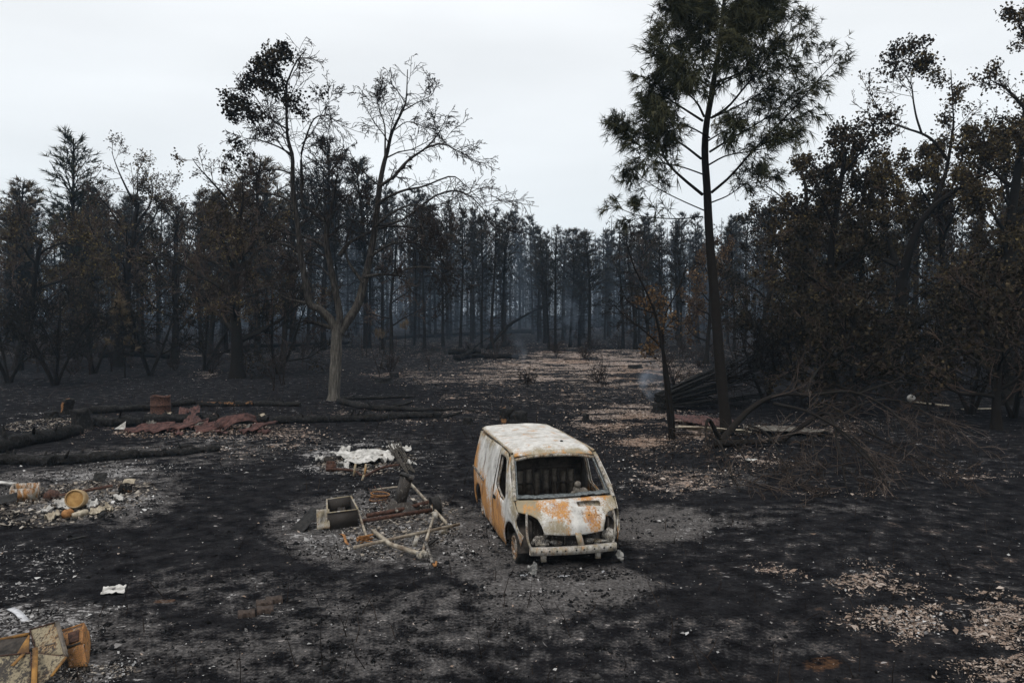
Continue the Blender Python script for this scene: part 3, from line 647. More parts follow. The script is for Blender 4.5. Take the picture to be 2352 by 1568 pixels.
# pieces of a panel belong to that panel
def of(name): return [c for c in van.children if c.name.split('.')[0] == name]
def side(o): return float(np.mean([v.co.y for v in o.data.vertices]))
for nm, host in (('window_frame', 'door'), ('door_handle', 'door'), ('lamp_rim', 'fender'), ('slide_rail', 'side_panel')):
    for o in of(nm):
        h = [c for c in of(host) if side(c) * side(o) > 0]
        if h: o.parent = h[0]
for nm in ('roof_seam', 'drip_rail', 'roof_vent', 'windscreen_header'):
    for o in of(nm): o.parent = of('roof')[0]
# ---------------------------------------------------------------- helpers for wreckage
def local(pts, root): return [Vector(p_) - root.location for p_ in pts]
def gp(u, v, up=0.0):
    g = G(u, v); return Vector((g.x, g.y, g.z + up))
def beam(name, pts, w, h, mat, root, rust=0, tan=.4, soot=.3, n=None, jit=0.0):
    """a steel section along a path; w across, h high"""
    q = resample(pts, n or (2 if len(pts) == 2 else 4 * len(pts)))
    if root is not None: q = q - np.array(root.location)
    T = np.gradient(q, axis=0); T /= np.linalg.norm(T, axis=1, keepdims=True)
    A = np.cross(T, (0, 0, 1.0)); A /= np.linalg.norm(A, axis=1, keepdims=True) + 1e-9; B = np.cross(A, T)
    V = []
    for k in range(len(q)):
        j_ = jit * (vnoise(k * .7, w * 90, 3) - .5)
        for a, b in ((-.5, -.5), (.5, -.5), (.5, .5), (-.5, .5)): V.append(q[k] + A[k] * a * w * (1 + j_) + B[k] * b * h * (1 + j_))
    Q = [[4 * a + b, 4 * a + (b + 1) % 4, 4 * a + 4 + (b + 1) % 4, 4 * a + 4 + b] for a in range(len(q) - 1) for b in range(4)] + [[3, 2, 1, 0], [4 * len(q) - 4, 4 * len(q) - 3, 4 * len(q) - 2, 4 * len(q) - 1]]
    o = MB().add(V, Q).build(name, mat, root); cattr(o.data, rust=rust, tan=tan, soot=soot); return o
def rod(name, pts, r, mat, root, n=8, sides=7, rust=0, tan=.3, soot=.4, r2=None, caps=True):
    q = resample(pts, n)
    if root is not None: q = q - np.array(root.location)
    o = MB().tubes(q, np.linspace(r, r2 if r2 is not None else r, n), sides, caps=caps).build(name, mat, root, True)
    cattr(o.data, rust=rust, tan=tan, soot=soot); return o
def crumple(name, c, sx, sy, mat, root=None, seed=0, amp=.12, rz=0.0, tilt=(0, 0), n=18, disc=None, wave=0, up=.03, ragged=.25, thick=.008, fr=1.0, attrs=(0, .3, .3), **tags):
    """a torn, buckled sheet"""
    g = np.linspace(-1, 1, n); X, Y = np.meshgrid(g, g)
    disc = ragged > .16 if disc is None else disc
    if disc: X, Y = X * np.sqrt(1 - Y * Y / 2), Y * np.sqrt(1 - X * X / 2)
    th = np.arctan2(Y, X); k = 1 - (.9 * ragged * vnoise(np.cos(th) * 2.3 + seed * 3, np.sin(th) * 2.3, seed + 9) if disc else 0) - ragged * (fbm(np.cos(th) * 1.6 + seed, np.sin(th) * 1.6 + seed, seed + 5, 3))
    z = amp * ((fbm(X * 1.3 * fr + seed * 7, Y * 1.3 * fr, seed, 4) - .35)) * 2 + amp * .5 * np.abs(fbm(X * 3 * fr, Y * 3 * fr + seed, seed + 2, 3) - .5)
    if wave: z = z + .018 * np.sin(X * wave * math.pi)
    P = np.stack([X * sx / 2 * k, Y * sy / 2 * k, z], -1).reshape(-1, 3)
    M = Matrix.Rotation(rz, 3, 'Z') @ Matrix.Rotation(tilt[0], 3, 'X') @ Matrix.Rotation(tilt[1], 3, 'Y')
    P = P @ np.array(M).T; P[:, 2] += up - P[:, 2].min()
    i_ = np.arange(n - 1)[:, None] * n; j_ = np.arange(n - 1)[None]
    q = np.stack([i_ + j_, i_ + j_ + 1, i_ + n + j_ + 1, i_ + n + j_], -1).reshape(-1, 4)
    base = Vector(c)
    if root is not None: base = base - root.location
    o = MB().add(P, q).build(name, mat, root, True, **tags); o.location = base
    cattr(o.data, rust=attrs[0], tan=attrs[1], soot=attrs[2])
    md = o.modifiers.new('thickness', 'SOLIDIFY'); md.thickness = thick
    return o
def open_box(name, corners, h, t, mat, root, attrs=(0, .3, .3), floor=True, lean=(0, 0)):
    """four upright walls on four ground corners (in order), open on top; each wall a part"""
    c = [Vector(p_) - root.location for p_ in corners]; up = Vector((lean[0], lean[1], h))
    ctr = sum(c, Vector()) / 4; outs = []
    for k in range(4):
        a, b = c[k], c[(k + 1) % 4]; ia, ib = a + (ctr - a).normalized() * t * 1.4, b + (ctr - b).normalized() * t * 1.4
        sg = .004 * (k % 2)
        V = [a, b, ib, ia, a + up, b + up + Vector((0, 0, sg)), ib + up + Vector((0, 0, sg)), ia + up]
        o = MB().add([tuple(v) for v in V], [[3, 2, 1, 0], [4, 5, 6, 7], [0, 1, 5, 4], [1, 2, 6, 5], [2, 3, 7, 6], [3, 0, 4, 7]]).build(name, mat, root)
        cattr(o.data, rust=attrs[0], tan=attrs[1], soot=attrs[2]); outs.append(o)
    if floor:
        z = Vector((0, 0, .03)); MB().add([tuple(p_ * .96 + ctr * .04 + z) for p_ in c], [[0, 1, 2, 3]]).build('floor_plate', M_BLACK, root)
    return outs
def rubble(name, c, sx, sy, n, smin, smax, mat, label, category, seed=0, hgt_=.10, pal=None):
    """a low bed of broken bits that nobody could count"""
    g = np.random.default_rng(seed); mb = MB()
    an = g.uniform(0, 6.28, n); rr = np.sqrt(g.uniform(size=n)); xs = c[0] + rr * np.cos(an) * sx / 2; ys2 = c[1] + rr * np.sin(an) * sy / 2; hs = hgt(xs, ys2)
    for k in range(n):
        x, y, r_ = xs[k], ys2[k], rr[k]
        s_ = smin + (smax * .72 - smin) * g.uniform() ** 3.2
        rot = Matrix.Rotation(g.uniform(0, 6.28), 3, 'Z') @ Matrix.Rotation(g.normal() * .5, 3, 'X') @ Matrix.Rotation(g.normal() * .4, 3, 'Y')
        mb.box((x, y, hs[k] + g.uniform() * hgt_ * (1 - r_ ** 2) + s_ * .15), (s_ * g.uniform(.6, 1.8), s_ * g.uniform(.4, 1), s_ * g.uniform(.05, .22)), rot, tone=g.beta(1.4, 2.2), taper=g.uniform(.5, 1))
    return mb.build(name, mat, label=label, category=category, kind='stuff')
M_STEELPALE = m_plain('pale_section_steel', (.11, .075, .05), (.42, .375, .30), 4, .7, .25, .25)
M_RUBBLE = m_toned('pale_rubble', [(0, (.02, .018, .016)), (.35, (.13, .11, .095)), (.6, (.30, .26, .215)), (1, (.52, .48, .43))], nscale=40, bump=.3)
M_SHEETRED = m_plain('red_brown_sheet', (.026, .014, .013), (.115, .056, .047), 5, .8, .25, .3)
M_SHEETPALE = m_plain('pale_sheet', (.22, .18, .13), (.50, .44, .34), 8, .75, .25, .3)
M_SHEETDULL = m_plain('dull_sheet', (.05, .046, .04), (.17, .155, .135), 6, .75, .25, .3)
M_PAVER = m_plain('brown_paver', (.028, .02, .016), (.07, .052, .043), 25, .9, .2, .4)
M_RUSTDARK = m_plain('dark_rust', (.025, .014, .011), (.10, .05, .035), 18, .85, .25, .5)
M_RUSTORANGE = m_plain('orange_rust', (.16, .07, .025), (.36, .18, .07), 14, .85, .2, .4)
M_CYL = m_plain('scorched_ochre_paint', (.27, .175, .085), (.46, .33, .18), 4, .65, .3, .15)
M_CYLD = m_plain('scorched_ochre_base', (.28, .15, .045), (.42, .25, .09), 9, .7, .3, .15)

M_LENS = m_plain('scorched_lens', (.16, .155, .145), (.42, .41, .385), 9, .6, .3, .5)
# ---------------------------------------------------------------- things fallen round the van
def lens(name, u, v, r, rz, label):
    c = gp(u, v); o = crumple(name, c, r * 1.5, r * 2.2, M_LENS, None, int(u), .16, rz, (R(55), R(14)), 16, ragged=.4, up=-.02, label=label, category='lamp cover'); return o
lens('lamp_cover', 1420, 1288, .15, .2, 'grey oval lamp cover leaning below the right end of the bumper')
lens('lamp_cover', 1224, 1318, .16, -.4, 'crumpled pale lamp cover on the ground below the left end of the bumper')
for u, v, sx, sy, rz, lb in ((1205, 1322, .30, .16, .6, 'jagged puddle of molten aluminium left of the lamp cover'), (1292, 1324, .55, .07, .25, 'long thin puddle of molten aluminium in front of the van'), (1385, 1313, .13, .07, .2, 'small white puddle of molten aluminium under the right of the bumper')):
    crumple('metal_puddle', gp(u, v), sx, sy, M_ALU, None, int(v), .02, rz, n=16, ragged=.75, up=.005, thick=.012, fr=2, label=lb, category='molten metal')

# ---------------------------------------------------------------- burnt caravan chassis beside the van
cc = gp(930, 1200); ch = empty('caravan_chassis', cc, label='burnt caravan chassis with drawbar, axle and one wheel beside the van', category='chassis')
H_ = .20
beam('side_rail', [gp(938, 1120, .16), gp(1026, 1216, .12)], .035, .06, M_STEELPALE, ch)
beam('side_rail', [gp(822, 1187, .14), gp(841, 1240, .08)], .035, .055, M_STEELPALE, ch)
beam('cross_member', [gp(832, 1210, .12), gp(992, 1188, .16)], .05, .07, M_RUSTDARK, ch)
beam('cross_member', [gp(855, 1131, .06), gp(905, 1128, .10), gp(950, 1126, .10)], .035, .035, M_STEELPALE, ch)
rod('axle', [gp(842, 1195, .10), gp(915, 1184, .12), gp(985, 1172, .18)], .045, M_RUSTDARK, ch, 8, 8)
b_ = beam('front_bar', [gp(812, 1270, .10), gp(1056, 1222, .16)], .03, .055, M_STEELPALE, ch); b_['label'] = 'long whitened bar lying across the drawbar'
beam('drawbar', [gp(856, 1230, .10), gp(889, 1259, .12), gp(900, 1266, .12), gp(964, 1290, .14)], .05, .07, M_STEELPALE, ch)
beam('drawbar', [gp(995, 1204, .12), gp(972, 1284, .15)], .04, .06, M_STEELPALE, ch)
V_, F_ = blob((0, 0, 0), .085, 41, 2, .5, (1.2, 1, .9)); hp = gp(970, 1292, .14) - ch.location; o = MB().add(V_ + np.array(hp), t=F_).build('coupling', M_METALF, ch); cattr(o.data, rust=.15, tan=.4, soot=.5)
o = MB().box(gp(955, 1278, .27) - ch.location, (.07, .10, .17), Matrix.Rotation(.3, 3, 'Y')).build('hitch_bracket', M_METALF, ch); cattr(o.data, rust=.05, tan=.35, soot=.3)
o = rod('jockey_post', [gp(977, 1272, .22), gp(984, 1285, .14), gp(995, 1300, .04)], .032, M_METALF, ch, 6, 7, .3, .3, .7)
rod('hook', [gp(995, 1300, .04), gp(1000, 1304, .03), gp(1002, 1298, .06)], .02, M_RUSTORANGE, ch, 6, 6)
o = MB().box(gp(1018, 1226, .06) - ch.location, (.16, .05, .10), Matrix.Rotation(.2, 3, 'Z')).build('bracket_plate', M_METALF, ch); cattr(o.data, rust=.1, tan=.5, soot=.25)
o = MB().box(gp(1000, 1199, .14) - ch.location, (.12, .05, .14), Matrix.Rotation(-.5, 3, 'Z')).build('bracket_plate', M_METALF, ch); cattr(o.data, rust=.05, tan=.4, soot=.3)
V_, Q_ = lathe([(.02, .06), (.10, .07), (.13, .03), (.185, .09), (.20, .09), (.185, .05), (.19, .02), (.185, -.02), (.19, -.05), (.20, -.09), (.18, -.09), (.13, -.03)], 26)
rot = np.array(Matrix.Rotation(R(-72), 3, 'Z') @ Matrix.Rotation(R(6), 3, 'X')); wc = gp(1000, 1182, .19) - ch.location
o = MB().add(V_ @ rot.T + np.array(wc), Q_).build('wheel', M_BLACK, ch, True)
V_, Q_ = lathe([(.02, .10), (.06, .10), (.06, -.06)], 12); o2 = MB().add(V_ @ rot.T + np.array(wc), Q_).build('hub', M_METALF, o, True); cattr(o2.data, rust=.7, tan=.3, soot=.4)
for k, (a, b) in enumerate((((905, 1168), (912, 1189)), ((960, 1158), (968, 1177)))):
    beam('spring_hanger', [gp(*a, .06), gp(*b, .14)], .05, .04, M_METALF, ch, .2, .4, .6)

# things lying in and round the chassis
q_ = [gp(752, 1218), gp(822, 1209), gp(806, 1176), gp(751, 1184)]
bx_ = empty('steel_box', q_[0], label='open black steel box beside the caravan chassis', category='box')
open_box('wall', q_, .34, .025, M_METALF, bx_, (.05, .45, 1.0))
for k in range(4):
    a_, b_ = q_[k], q_[(k + 1) % 4]; up2 = Vector((0, 0, .345 + .004 * (k % 2))); beam('rim', [a_ + up2, b_ + up2], .03, .015, M_METALF, bx_, .1, .7, .3)
crumple('torn_panel', gp(742, 1217), .26, .40, M_METALF, bx_, 5, .09, .3, (R(78), .1), 12, attrs=(.1, .6, .35), ragged=.12)
crumple('inner_plate', gp(785, 1200, .12), .25, .3, M_INNER, bx_, 8, .08, .4, (R(40), .2), 10)
crumple('black_board', gp(706, 1212), .62, .40, M_BLACK, None, 6, .03, R(50), (0, R(-33)), 10, ragged=.08, up=0, label='flat black panel propped against the left of the steel box', category='panel')
st = empty('stove_hood', gp(922, 1178), label='dark stove with leaning flue and cap standing in the chassis', category='stove')
l0 = st.location
def P3(u, v, y): return W(u, v, y) - l0
ys_ = l0.y
mb = MB(); lo = [(-.38, -.20, 0), (.40, -.20, 0), (.40, .20, 0), (-.38, .20, 0)]; up_ = [(-.22, -.10, .28), (.16, -.12, .24), (.16, .12, .24), (-.20, .12, .28)]
md_ = [(-.35, -.21, .06), (.36, -.21, .04), (.36, .20, .04), (-.34, .20, .06)]
f4 = [[0, 1, 5, 4], [1, 2, 6, 5], [2, 3, 7, 6], [3, 0, 4, 7]]
mb.add(lo + md_, f4).add(md_ + up_, f4 + [[4, 5, 6, 7]]); o = mb.build('base', M_METALF, st); cattr(o.data, rust=.14, tan=.22, soot=.85)
a_, b_ = Vector((-.03, 0, .24)), Vector((.10, .06, .74))
o = MB().bar(a_, b_, .24, .19).build('flue', M_METALF, st); cattr(o.data, rust=.12, tan=.2, soot=.85)
o = MB().box(b_ + Vector((.02, 0, .02)), (.28, .28, .05), Matrix.Rotation(R(20), 3, 'Y')).build('cap', M_METALF, st); cattr(o.data, rust=.1, tan=.2, soot=.8)
MB().box(b_ + Vector((-.03, -.02, .05)), (.20, .24, .03), Matrix.Rotation(R(20), 3, 'Y')).build('cap_plate', M_BLACK, st)
for k in range(3):
    crumple('scorched_plate', gp(955 + k * 9, 1165 + k * 6), .22, .18, M_INNER, None, 20 + k, .08, k, (R(30), 0), 10, label=('curled black plate right of the stove base', 'small black plate between stove and chassis wheel', 'burnt plate lying under the chassis rail by the wheel')[k], category='plate')
co = empty('wire_coil', gp(868, 1150), label='rusty coil of tyre wire lying inside the chassis', category='wire coil')
for k in range(6):
    t = np.linspace(0, 2 * math.pi, 26); r_ = .185 + .01 * (k % 3)
    pts = np.stack([r_ * np.cos(t) + .01 * k, r_ * .85 * np.sin(t), .03 + .026 * k + .02 * np.sin(t + k)], 1)
    MB().tubes(pts, np.full(26, .010), 5).build('ring', M_RUSTORANGE if k % 2 else M_RUSTDARK, co, True)
for k, (a, b) in enumerate((((860, 1138), (893, 1165)), ((872, 1136), (902, 1160)), ((846, 1143), (880, 1172)))):
    rod('iron_rod', [gp(*a, .22), gp(*b, .04)], .009, M_RUSTDARK, None, 4, 5).__setitem__('label', ('thin rusty rod slanting across the wire coil', 'thin rusty rod between wire coil and stove', 'thin rusty rod low on the left of the wire coil')[k])
for o in [o for o in COL.objects if o.name.startswith('iron_rod')]: o['category'] = 'rod'
beam('metal_strap', [gp(783, 1229, .03), gp(790, 1236, .06), gp(795, 1249, .04), gp(803, 1253, .02)], .05, .006, M_RUSTORANGE, None, n=12)
tag(COL.objects['metal_strap'], 'curled orange metal strap on the ash below the steel box', 'strap')
sk = empty('stick_bundle', gp(838, 1248), label='small heap of rusty orange sticks at the chassis corner', category='sticks')
for k in range(9):
    a = rng.uniform(0, 6.28); d_ = Vector((math.cos(a) * .16, math.sin(a) * .12, 0)); z_ = Vector((0, 0, .03 + .012 * k))
    rod('stick', [gp(838, 1248) - d_ + z_, gp(838, 1248) + d_ + z_ + Vector((0, 0, rng.uniform(0, .08)))], .011, M_RUSTORANGE, sk, 3, 4)
beam('dark_plank', [gp(958, 1272, .02), gp(1005, 1245, .08)], .05, .03, M_BLACK, None); tag(COL.objects['dark_plank'], 'short charred lath under the right drawbar', 'plank')
rubble('chassis_rubble', gp(925, 1200), 2.3, 4.4, 1500, .015, .11, M_RUBBLE, 'pale crumbled rubble inside the caravan chassis', 'rubble', 3, .06)
rubble('box_rubble', gp(800, 1240), 1.8, 2.4, 600, .012, .09, M_ASHFLAKE, 'ash and flakes spread below the steel box', 'rubble', 4, .04)
rubble('van_rubble', gp(1300, 1322), 1.9, .5, 380, .012, .07, M_CHUNK, 'dark crumbled bits under the front of the van', 'rubble', 5, .05)

# ---------------------------------------------------------------- ash heap with a white sheet behind
sc0 = gp(848, 1072)
crumple('melted_sheet', gp(842, 1056), 2.6, 3.1, M_ASHW, None, 12, .17, R(-3), n=60, ragged=.42, up=.04, fr=1.9, label='white melted sheet draped over the ash heap left of the van', category='sheet')
fr2 = empty('trailer_wreck', gp(840, 1090), label='low rusty trailer frame under the white melted sheet', category='frame')
beam('front_rail', [gp(748, 1084, .08), gp(775, 1084, .08), gp(812, 1087, .07), gp(830, 1098, .08)], .035, .06, M_RUSTDARK, fr2)
beam('front_rail', [gp(838, 1100, .07), gp(868, 1086, .10), gp(895, 1080, .12), gp(918, 1077, .12)], .035, .06, M_RUSTDARK, fr2)
for u, v, h in ((812, 1092, .30), (836, 1094, .32), (831, 1103, .14)):
    c = gp(u, v); beam('post', [c + Vector((0, 0, -.02)), c + Vector((.05, .03, h))], .05, .04, M_METALF, fr2, .3, .7, .25)
bx2 = empty('rusty_crate', gp(750, 1083), label='small rusty crate at the left end of the white ash heap', category='crate')
open_box('wall', [gp(749, 1083), gp(772, 1083), gp(770, 1075), gp(750, 1075)], .20, .02, M_RUSTDARK, bx2)
crumple('scorched_plate', gp(754, 1066), .30, .26, M_INNER, None, 31, .05, .2, (R(65), 0), 9, label='upright brown plate behind the small rusty crate', category='plate')
for k, (u, v, sx, sy, sd_) in enumerate(((795, 1040, .5, .35, 3), (900, 1035, .55, .35, 9), (925, 1040, .40, .4, 14), (790, 1078, .42, .28, 21), (775, 1050, .3, .35, 24), (890, 1066, .3, .3, 27), (945, 1074, .3, .3, 29), (735, 1062, .32, .2, 33))):
    crumple('ash_sheet', gp(u, v), sx * 1.1, sy * 1.9, M_ASHW, None, sd_, .16, sd_, n=14, ragged=.4, up=.03, fr=1.5, category='sheet', label=('pale folded sheet scrap at the back left of the ash heap', 'pale curled sheet scrap at the back of the ash heap', 'torn pale sheet behind the bundle of poles', 'round pale scrap at the front left of the ash heap', 'crumpled pale scrap behind the rusty crate', 'bent pale scrap left of the bundle of poles', 'pale scrap right of the bundle of poles', 'flat pale scrap left of the rusty crate')[k])
pb = empty('pole_bundle', gp(930, 1085), label='fanned bundle of thin grey poles on the ash heap', category='poles')
for k in range(16):
    f = k / 15; a = gp(888 + 30 * f + rng.uniform(-4, 4), 1046 + 8 * rng.random(), .36 + rng.uniform(-.08, .08)); b = gp(928 + 24 * f + rng.uniform(-5, 5), 1083 + 6 * f + rng.uniform(-6, 3), .03)
    rod('pole', [a, (a + b) / 2 + Vector((rng.uniform(-.04, .04), 0, rng.uniform(-.02, .05))), b], .013, M_BARK_GREY, pb, 6, 5)
rubble('heap_rubble', gp(845, 1058), 2.7, 4.0, 1300, .015, .13, M_RUBBLE, 'pale rubble and ash forming the heap under the white sheet', 'rubble', 8, .12)

# ---------------------------------------------------------------- left heap with the gas cylinder
q_ = [gp(22, 1155), gp(86, 1152), gp(93, 1138), gp(30, 1140)]
bx3 = empty('rusty_box', q_[0], label='open rusty sheet box left of the gas cylinder', category='box')
open_box('wall', q_, .30, .03, M_METALF, bx3, (.55, .35, .45))
gc = gp(176, 1168); cy = empty('gas_cylinder', gc, label='ochre gas cylinder lying on its side with base towards the viewer', category='gas cylinder')
prof = [(.02, .30), (.11, .29), (.17, .24), (.195, .17), (.20, .05), (.20, -.10), (.195, -.14), (.175, -.165), (.17, -.155), (.165, -.13)]
V_, Q_ = lathe(prof, 30); rot = np.array(Matrix.Rotation(R(14), 3, 'Z') @ Matrix.Rotation(R(-14), 3, 'X'))
V_[:, 1] = V_[:, 1] * 1.0; V_ = V_ @ rot.T + np.array((0, 0, .21))
MB().add(V_, Q_).build('body', M_CYL, cy, True)
V_, Q_ = lathe([(.0005, -.128), (.10, -.128), (.15, -.125), (.168, -.118)], 30); V_ = V_ @ rot.T + np.array((0, 0, .21))
MB().add(V_, Q_).build('base_disc', M_CYLD, cy, True)
for k, (u, v, sx, sy, sd_, rz, m_, lb) in enumerate(((122, 1192, .42, .26, 2, .5, M_SHEETPALE, 'bent cream sheet at the front left of the gas cylinder'), (225, 1182, .62, .22, 4, -.2, M_SHEETPALE, 'bent cream sheet right of the gas cylinder'), (145, 1168, .30, .36, 6, 1.2, M_ASHW, 'pale curled sheet leaning on the left of the gas cylinder'), (212, 1162, .35, .3, 8, .4, M_ASHW, 'torn white sheet behind the right of the gas cylinder'), (250, 1172, .25, .2, 10, .9, M_SHEETPALE, 'small cream scrap at the right edge of the left heap'), (110, 1178, .3, .2, 15, .1, M_ASHW, 'white scrap at the left edge of the bent cream sheet'), (272, 1150, .3, .2, 17, .7, M_ASHW, 'pale bent scrap at the foot of the upright boards'))):
    crumple('metal_sheet', gp(u, v), sx, sy * 1.9, m_, None, sd_, .13, rz, (R(12), R(-8)), 14, ragged=.35, up=.0, fr=1.4, label=lb, category='sheet')
beam('brick_beam', [gp(170, 1190, .05), gp(198, 1181, .06)], .11, .10, M_SHEETPALE, None); tag(COL.objects['brick_beam'], 'short grey block in front of the gas cylinder', 'block')
V_, F_ = blob((0, 0, .07), .11, 51, 2, .6, (1, 1, .9)); o = MB().add(V_, t=F_).build('melted_burner', M_RUSTORANGE, label='rusty melted burner at the foot of the gas cylinder', category='burner'); o.location = gp(156, 1187)
rod('iron_pipe', [gp(135, 1147, .08), gp(200, 1140, .14), gp(258, 1131, .16)], .035, M_RUSTDARK, None, 8, 8); tag(COL.objects['iron_pipe'], 'dark iron pipe lying behind the gas cylinder', 'pipe')
rod('short_pipe', [gp(228, 1191, .05), gp(240, 1184, .06)], .045, M_BLACK, None, 4, 10); tag(COL.objects['short_pipe'], 'short black pipe end below the cream sheet', 'pipe')
for k, (a, b, lb) in enumerate((((225, 1146), (251, 1160), 'thin rod on the heap right of the cylinder'), ((219, 1151), (242, 1166), 'second thin rod below the other, right of the cylinder'))):
    rod('thin_rod', [gp(*a, .12), gp(*b, .03)], .009, M_BLACK, None, 4, 5); o = [o for o in COL.objects if o.name.startswith('thin_rod')][-1]; tag(o, lb, 'rod')
ub = empty('upright_boards', gp(284, 1130), label='charred boards standing upright at the right of the left heap', category='boards')
for k in range(6):
    c = gp(273 + k * 4.6, 1131 + (k % 2) * 2); beam('board', [c - Vector((0, 0, .03)), c + Vector((rng.uniform(-.05, .05), .02, rng.uniform(.16, .28)))], .04, .12 if k % 2 else .02, M_CHAR, ub)
crumple('yellow_sheet', gp(297, 1113), .28, .16, M_SHEETPALE, None, 19, .06, .1, (R(40), 0), 10, ragged=.15, label='pale yellow sheet behind the upright boards', category='sheet')
crumple('black_board', gp(230, 1106), .32, .22, M_BLACK, None, 23, .03, 0, (R(60), 0), 8, ragged=.1, label='black board standing at the back of the left heap', category='board')
crumple('black_board', gp(12, 1163), .5, .3, M_BLACK, None, 29, .04, .5, (R(25), R(-15)), 10, ragged=.1, label='black board at the frame edge below the white plank', category='board')
beam('white_plank', [gp(-25, 1112, .08), gp(32, 1120, .10)], .14, .03, M_ASHW, None); tag(COL.objects['white_plank'], 'white plank pointing in from the left edge of the frame', 'plank')
V_, F_ = blob((0, 0, .08), .16, 55, 2, .6, (1, 1, .8)); o = MB().add(V_, t=F_).build('burnt_lump', M_RUSTDARK, label='dark rusty lump between the rusty box and the pipe', category='lump'); o.location = gp(118, 1146)
beam('burnt_lath', [gp(166, 1240, .02), gp(196, 1234, .02)], .05, .03, M_BLACK, None); tag(COL.objects['burnt_lath'], 'charred lath lying alone below the left heap', 'lath')
rubble('left_heap_rubble', gp(170, 1145), 3.2, 4.2, 2400, .015, .13, M_RUBBLE, 'pale broken rubble round the gas cylinder', 'rubble', 11, .09)

# ---------------------------------------------------------------- lower left: rusted cabinet and stove
cb = empty('steel_cabinet', gp(80, 1560), label='collapsed brown steel cabinet at the lower left corner', category='cabinet')
def plate(name, pts, t, mat, root, attrs=(0, 0, 0), bend=0.0, n=8):
    """a sheet through four 3-D corners"""
    a, b, c, d = [np.array(p_) - np.array(root.location if root else (0, 0, 0)) for p_ in pts]; V = []
    nrm = np.cross(b - a, d - a); nrm /= np.linalg.norm(nrm)
    for i in range(n):
        for j in range(n):
            s, t_ = i / (n - 1), j / (n - 1); p_ = (a * (1 - s) + b * s) * (1 - t_) + (d * (1 - s) + c * s) * t_
            V.append(p_ + nrm * (bend * math.sin(math.pi * s) * math.sin(math.pi * t_) + .005 * (vnoise(s * 4 + bend * 30, t_ * 4, 3) - .5)))
    i_ = np.arange(n - 1)[:, None] * n; j_ = np.arange(n - 1)[None]
    o = MB().add(V, np.stack([i_ + j_, i_ + j_ + 1, i_ + n + j_ + 1, i_ + n + j_], -1).reshape(-1, 4)).build(name, mat, root, False)
    cattr(o.data, rust=attrs[0], tan=attrs[1], soot=attrs[2]); md = o.modifiers.new('thickness', 'SOLIDIFY'); md.thickness = t; return o
yb = gp(80, 1560).y
M_STEELB = m_plain('brown_steel', (.035, .027, .02), (.17, .135, .10), 6, .45, .5, .5)
M_EDGE = m_plain('worn_steel_edge', (.07, .05, .035), (.26, .21, .15), 12, .5, .4, .2)
M_STEELO = m_plain('olive_steel', (.022, .017, .010), (.12, .082, .035), 6, .45, .5, .5)
M_ORANGE = m_plain('ochre_rust', (.085, .045, .018), (.36, .185, .05), 4, .75, .25, .3)
plate('side_panel', [W(68, 1445, yb + .55), W(131, 1427, yb + .45), W(153, 1507, yb + .05), W(84, 1500, yb + .2)], .012, M_METAL, cb, (.15, 1.6, .48), bend=-.012)
plate('front_panel', [W(84, 1500, yb + .1), W(153, 1507, yb + .0), W(120, 1548, yb - .15), W(84, 1585, yb - .25)], .012, M_METAL, cb, (.15, 1.6, .48), bend=.008)
plate('back_panel', [W(-30, 1470, yb + .6), W(68, 1455, yb + .55), W(64, 1505, yb + .25), W(-30, 1520, yb + .3)], .012, M_INNER, cb, bend=-.01)  # back wall coloured darker to paint in the shade of the cabinet interior
plate('front_panel', [W(-30, 1508, yb + .1), W(70, 1498, yb + .1), W(76, 1590, yb - .25), W(-30, 1600, yb - .25)], .012, M_METAL, cb, (.25, 1.6, .62), bend=.008)
for e_ in (((68, 1445, .55), (131, 1427, .45)), ((68, 1445, .55), (84, 1500, .2)), ((84, 1500, .1), (84, 1585, -.25)), ((-30, 1508, .1), (70, 1498, .1)), ((70, 1498, .1), (76, 1590, -.25)), ((84, 1500, .12), (153, 1507, .02))):
    (a1, a2, a3), (b1, b2, b3) = e_; beam('folded_edge', [W(a1, a2, yb + a3 - .012), W(b1, b2, yb + b3 - .012)], .010, .014, M_RUSTDARK, cb)
for e_ in ((92, 1470, .38, 30), (104, 1482, .28, 22)):
    beam('stiffener', [W(e_[0], e_[1], yb + e_[2] - .03), W(e_[0] + e_[3], e_[1] - 6, yb + e_[2] - .05)], .02, .02, M_STEELB, cb)
plate('gusset', [W(66, 1457, yb + .3), W(67, 1458, yb + .29), W(66, 1503, yb + .1), W(36, 1503, yb + .1)], .012, M_ORANGE, cb)
plate('shade_panel', [W(-30, 1512, yb + .3), W(66, 1503, yb + .25), W(70, 1500, yb + .1), W(-30, 1510, yb + .1)], .01, M_BLACK, cb)  # added black sheet, its colour stands for the shade inside the cabinet
plate('shade_panel', [W(70, 1470, yb + .5), W(128, 1455, yb + .46), W(150, 1507, yb + .12), W(86, 1502, yb + .22)], .008, M_INNER, cb)  # added dark sheet behind the side panel, painting interior shade
for k in range(5):
    a_ = W(70 + 14 * k, 1447 - 4 * k, yb + .54 - .02 * k) - cb.location; MB().box(a_, (.018, .012, .018)).build('rivet', M_BLACK, cb)
beam('rim', [W(-30, 1473, yb + .6), W(66, 1455, yb + .53)], .03, .03, M_ORANGE, cb)
beam('edge_strip', [W(131, 1427, yb + .44), W(153, 1507, yb + .03)], .045, .012, M_STEELB, cb)
beam('strut', [W(81, 1488, yb + .02), W(80, 1530, yb - .2), W(77, 1590, yb - .42)], .055, .03, M_ORANGE, cb)['label'] = 'ochre strut standing in front of the cabinet'
beam('strut', [W(55, 1500, yb + .08), W(28, 1528, yb - .1)], .04, .01, M_ORANGE, cb)
beam('flange', [W(152, 1508, yb - .01), W(118, 1552, yb - .2)], .03, .015, M_ORANGE, cb)
yo = gp(180, 1532).y
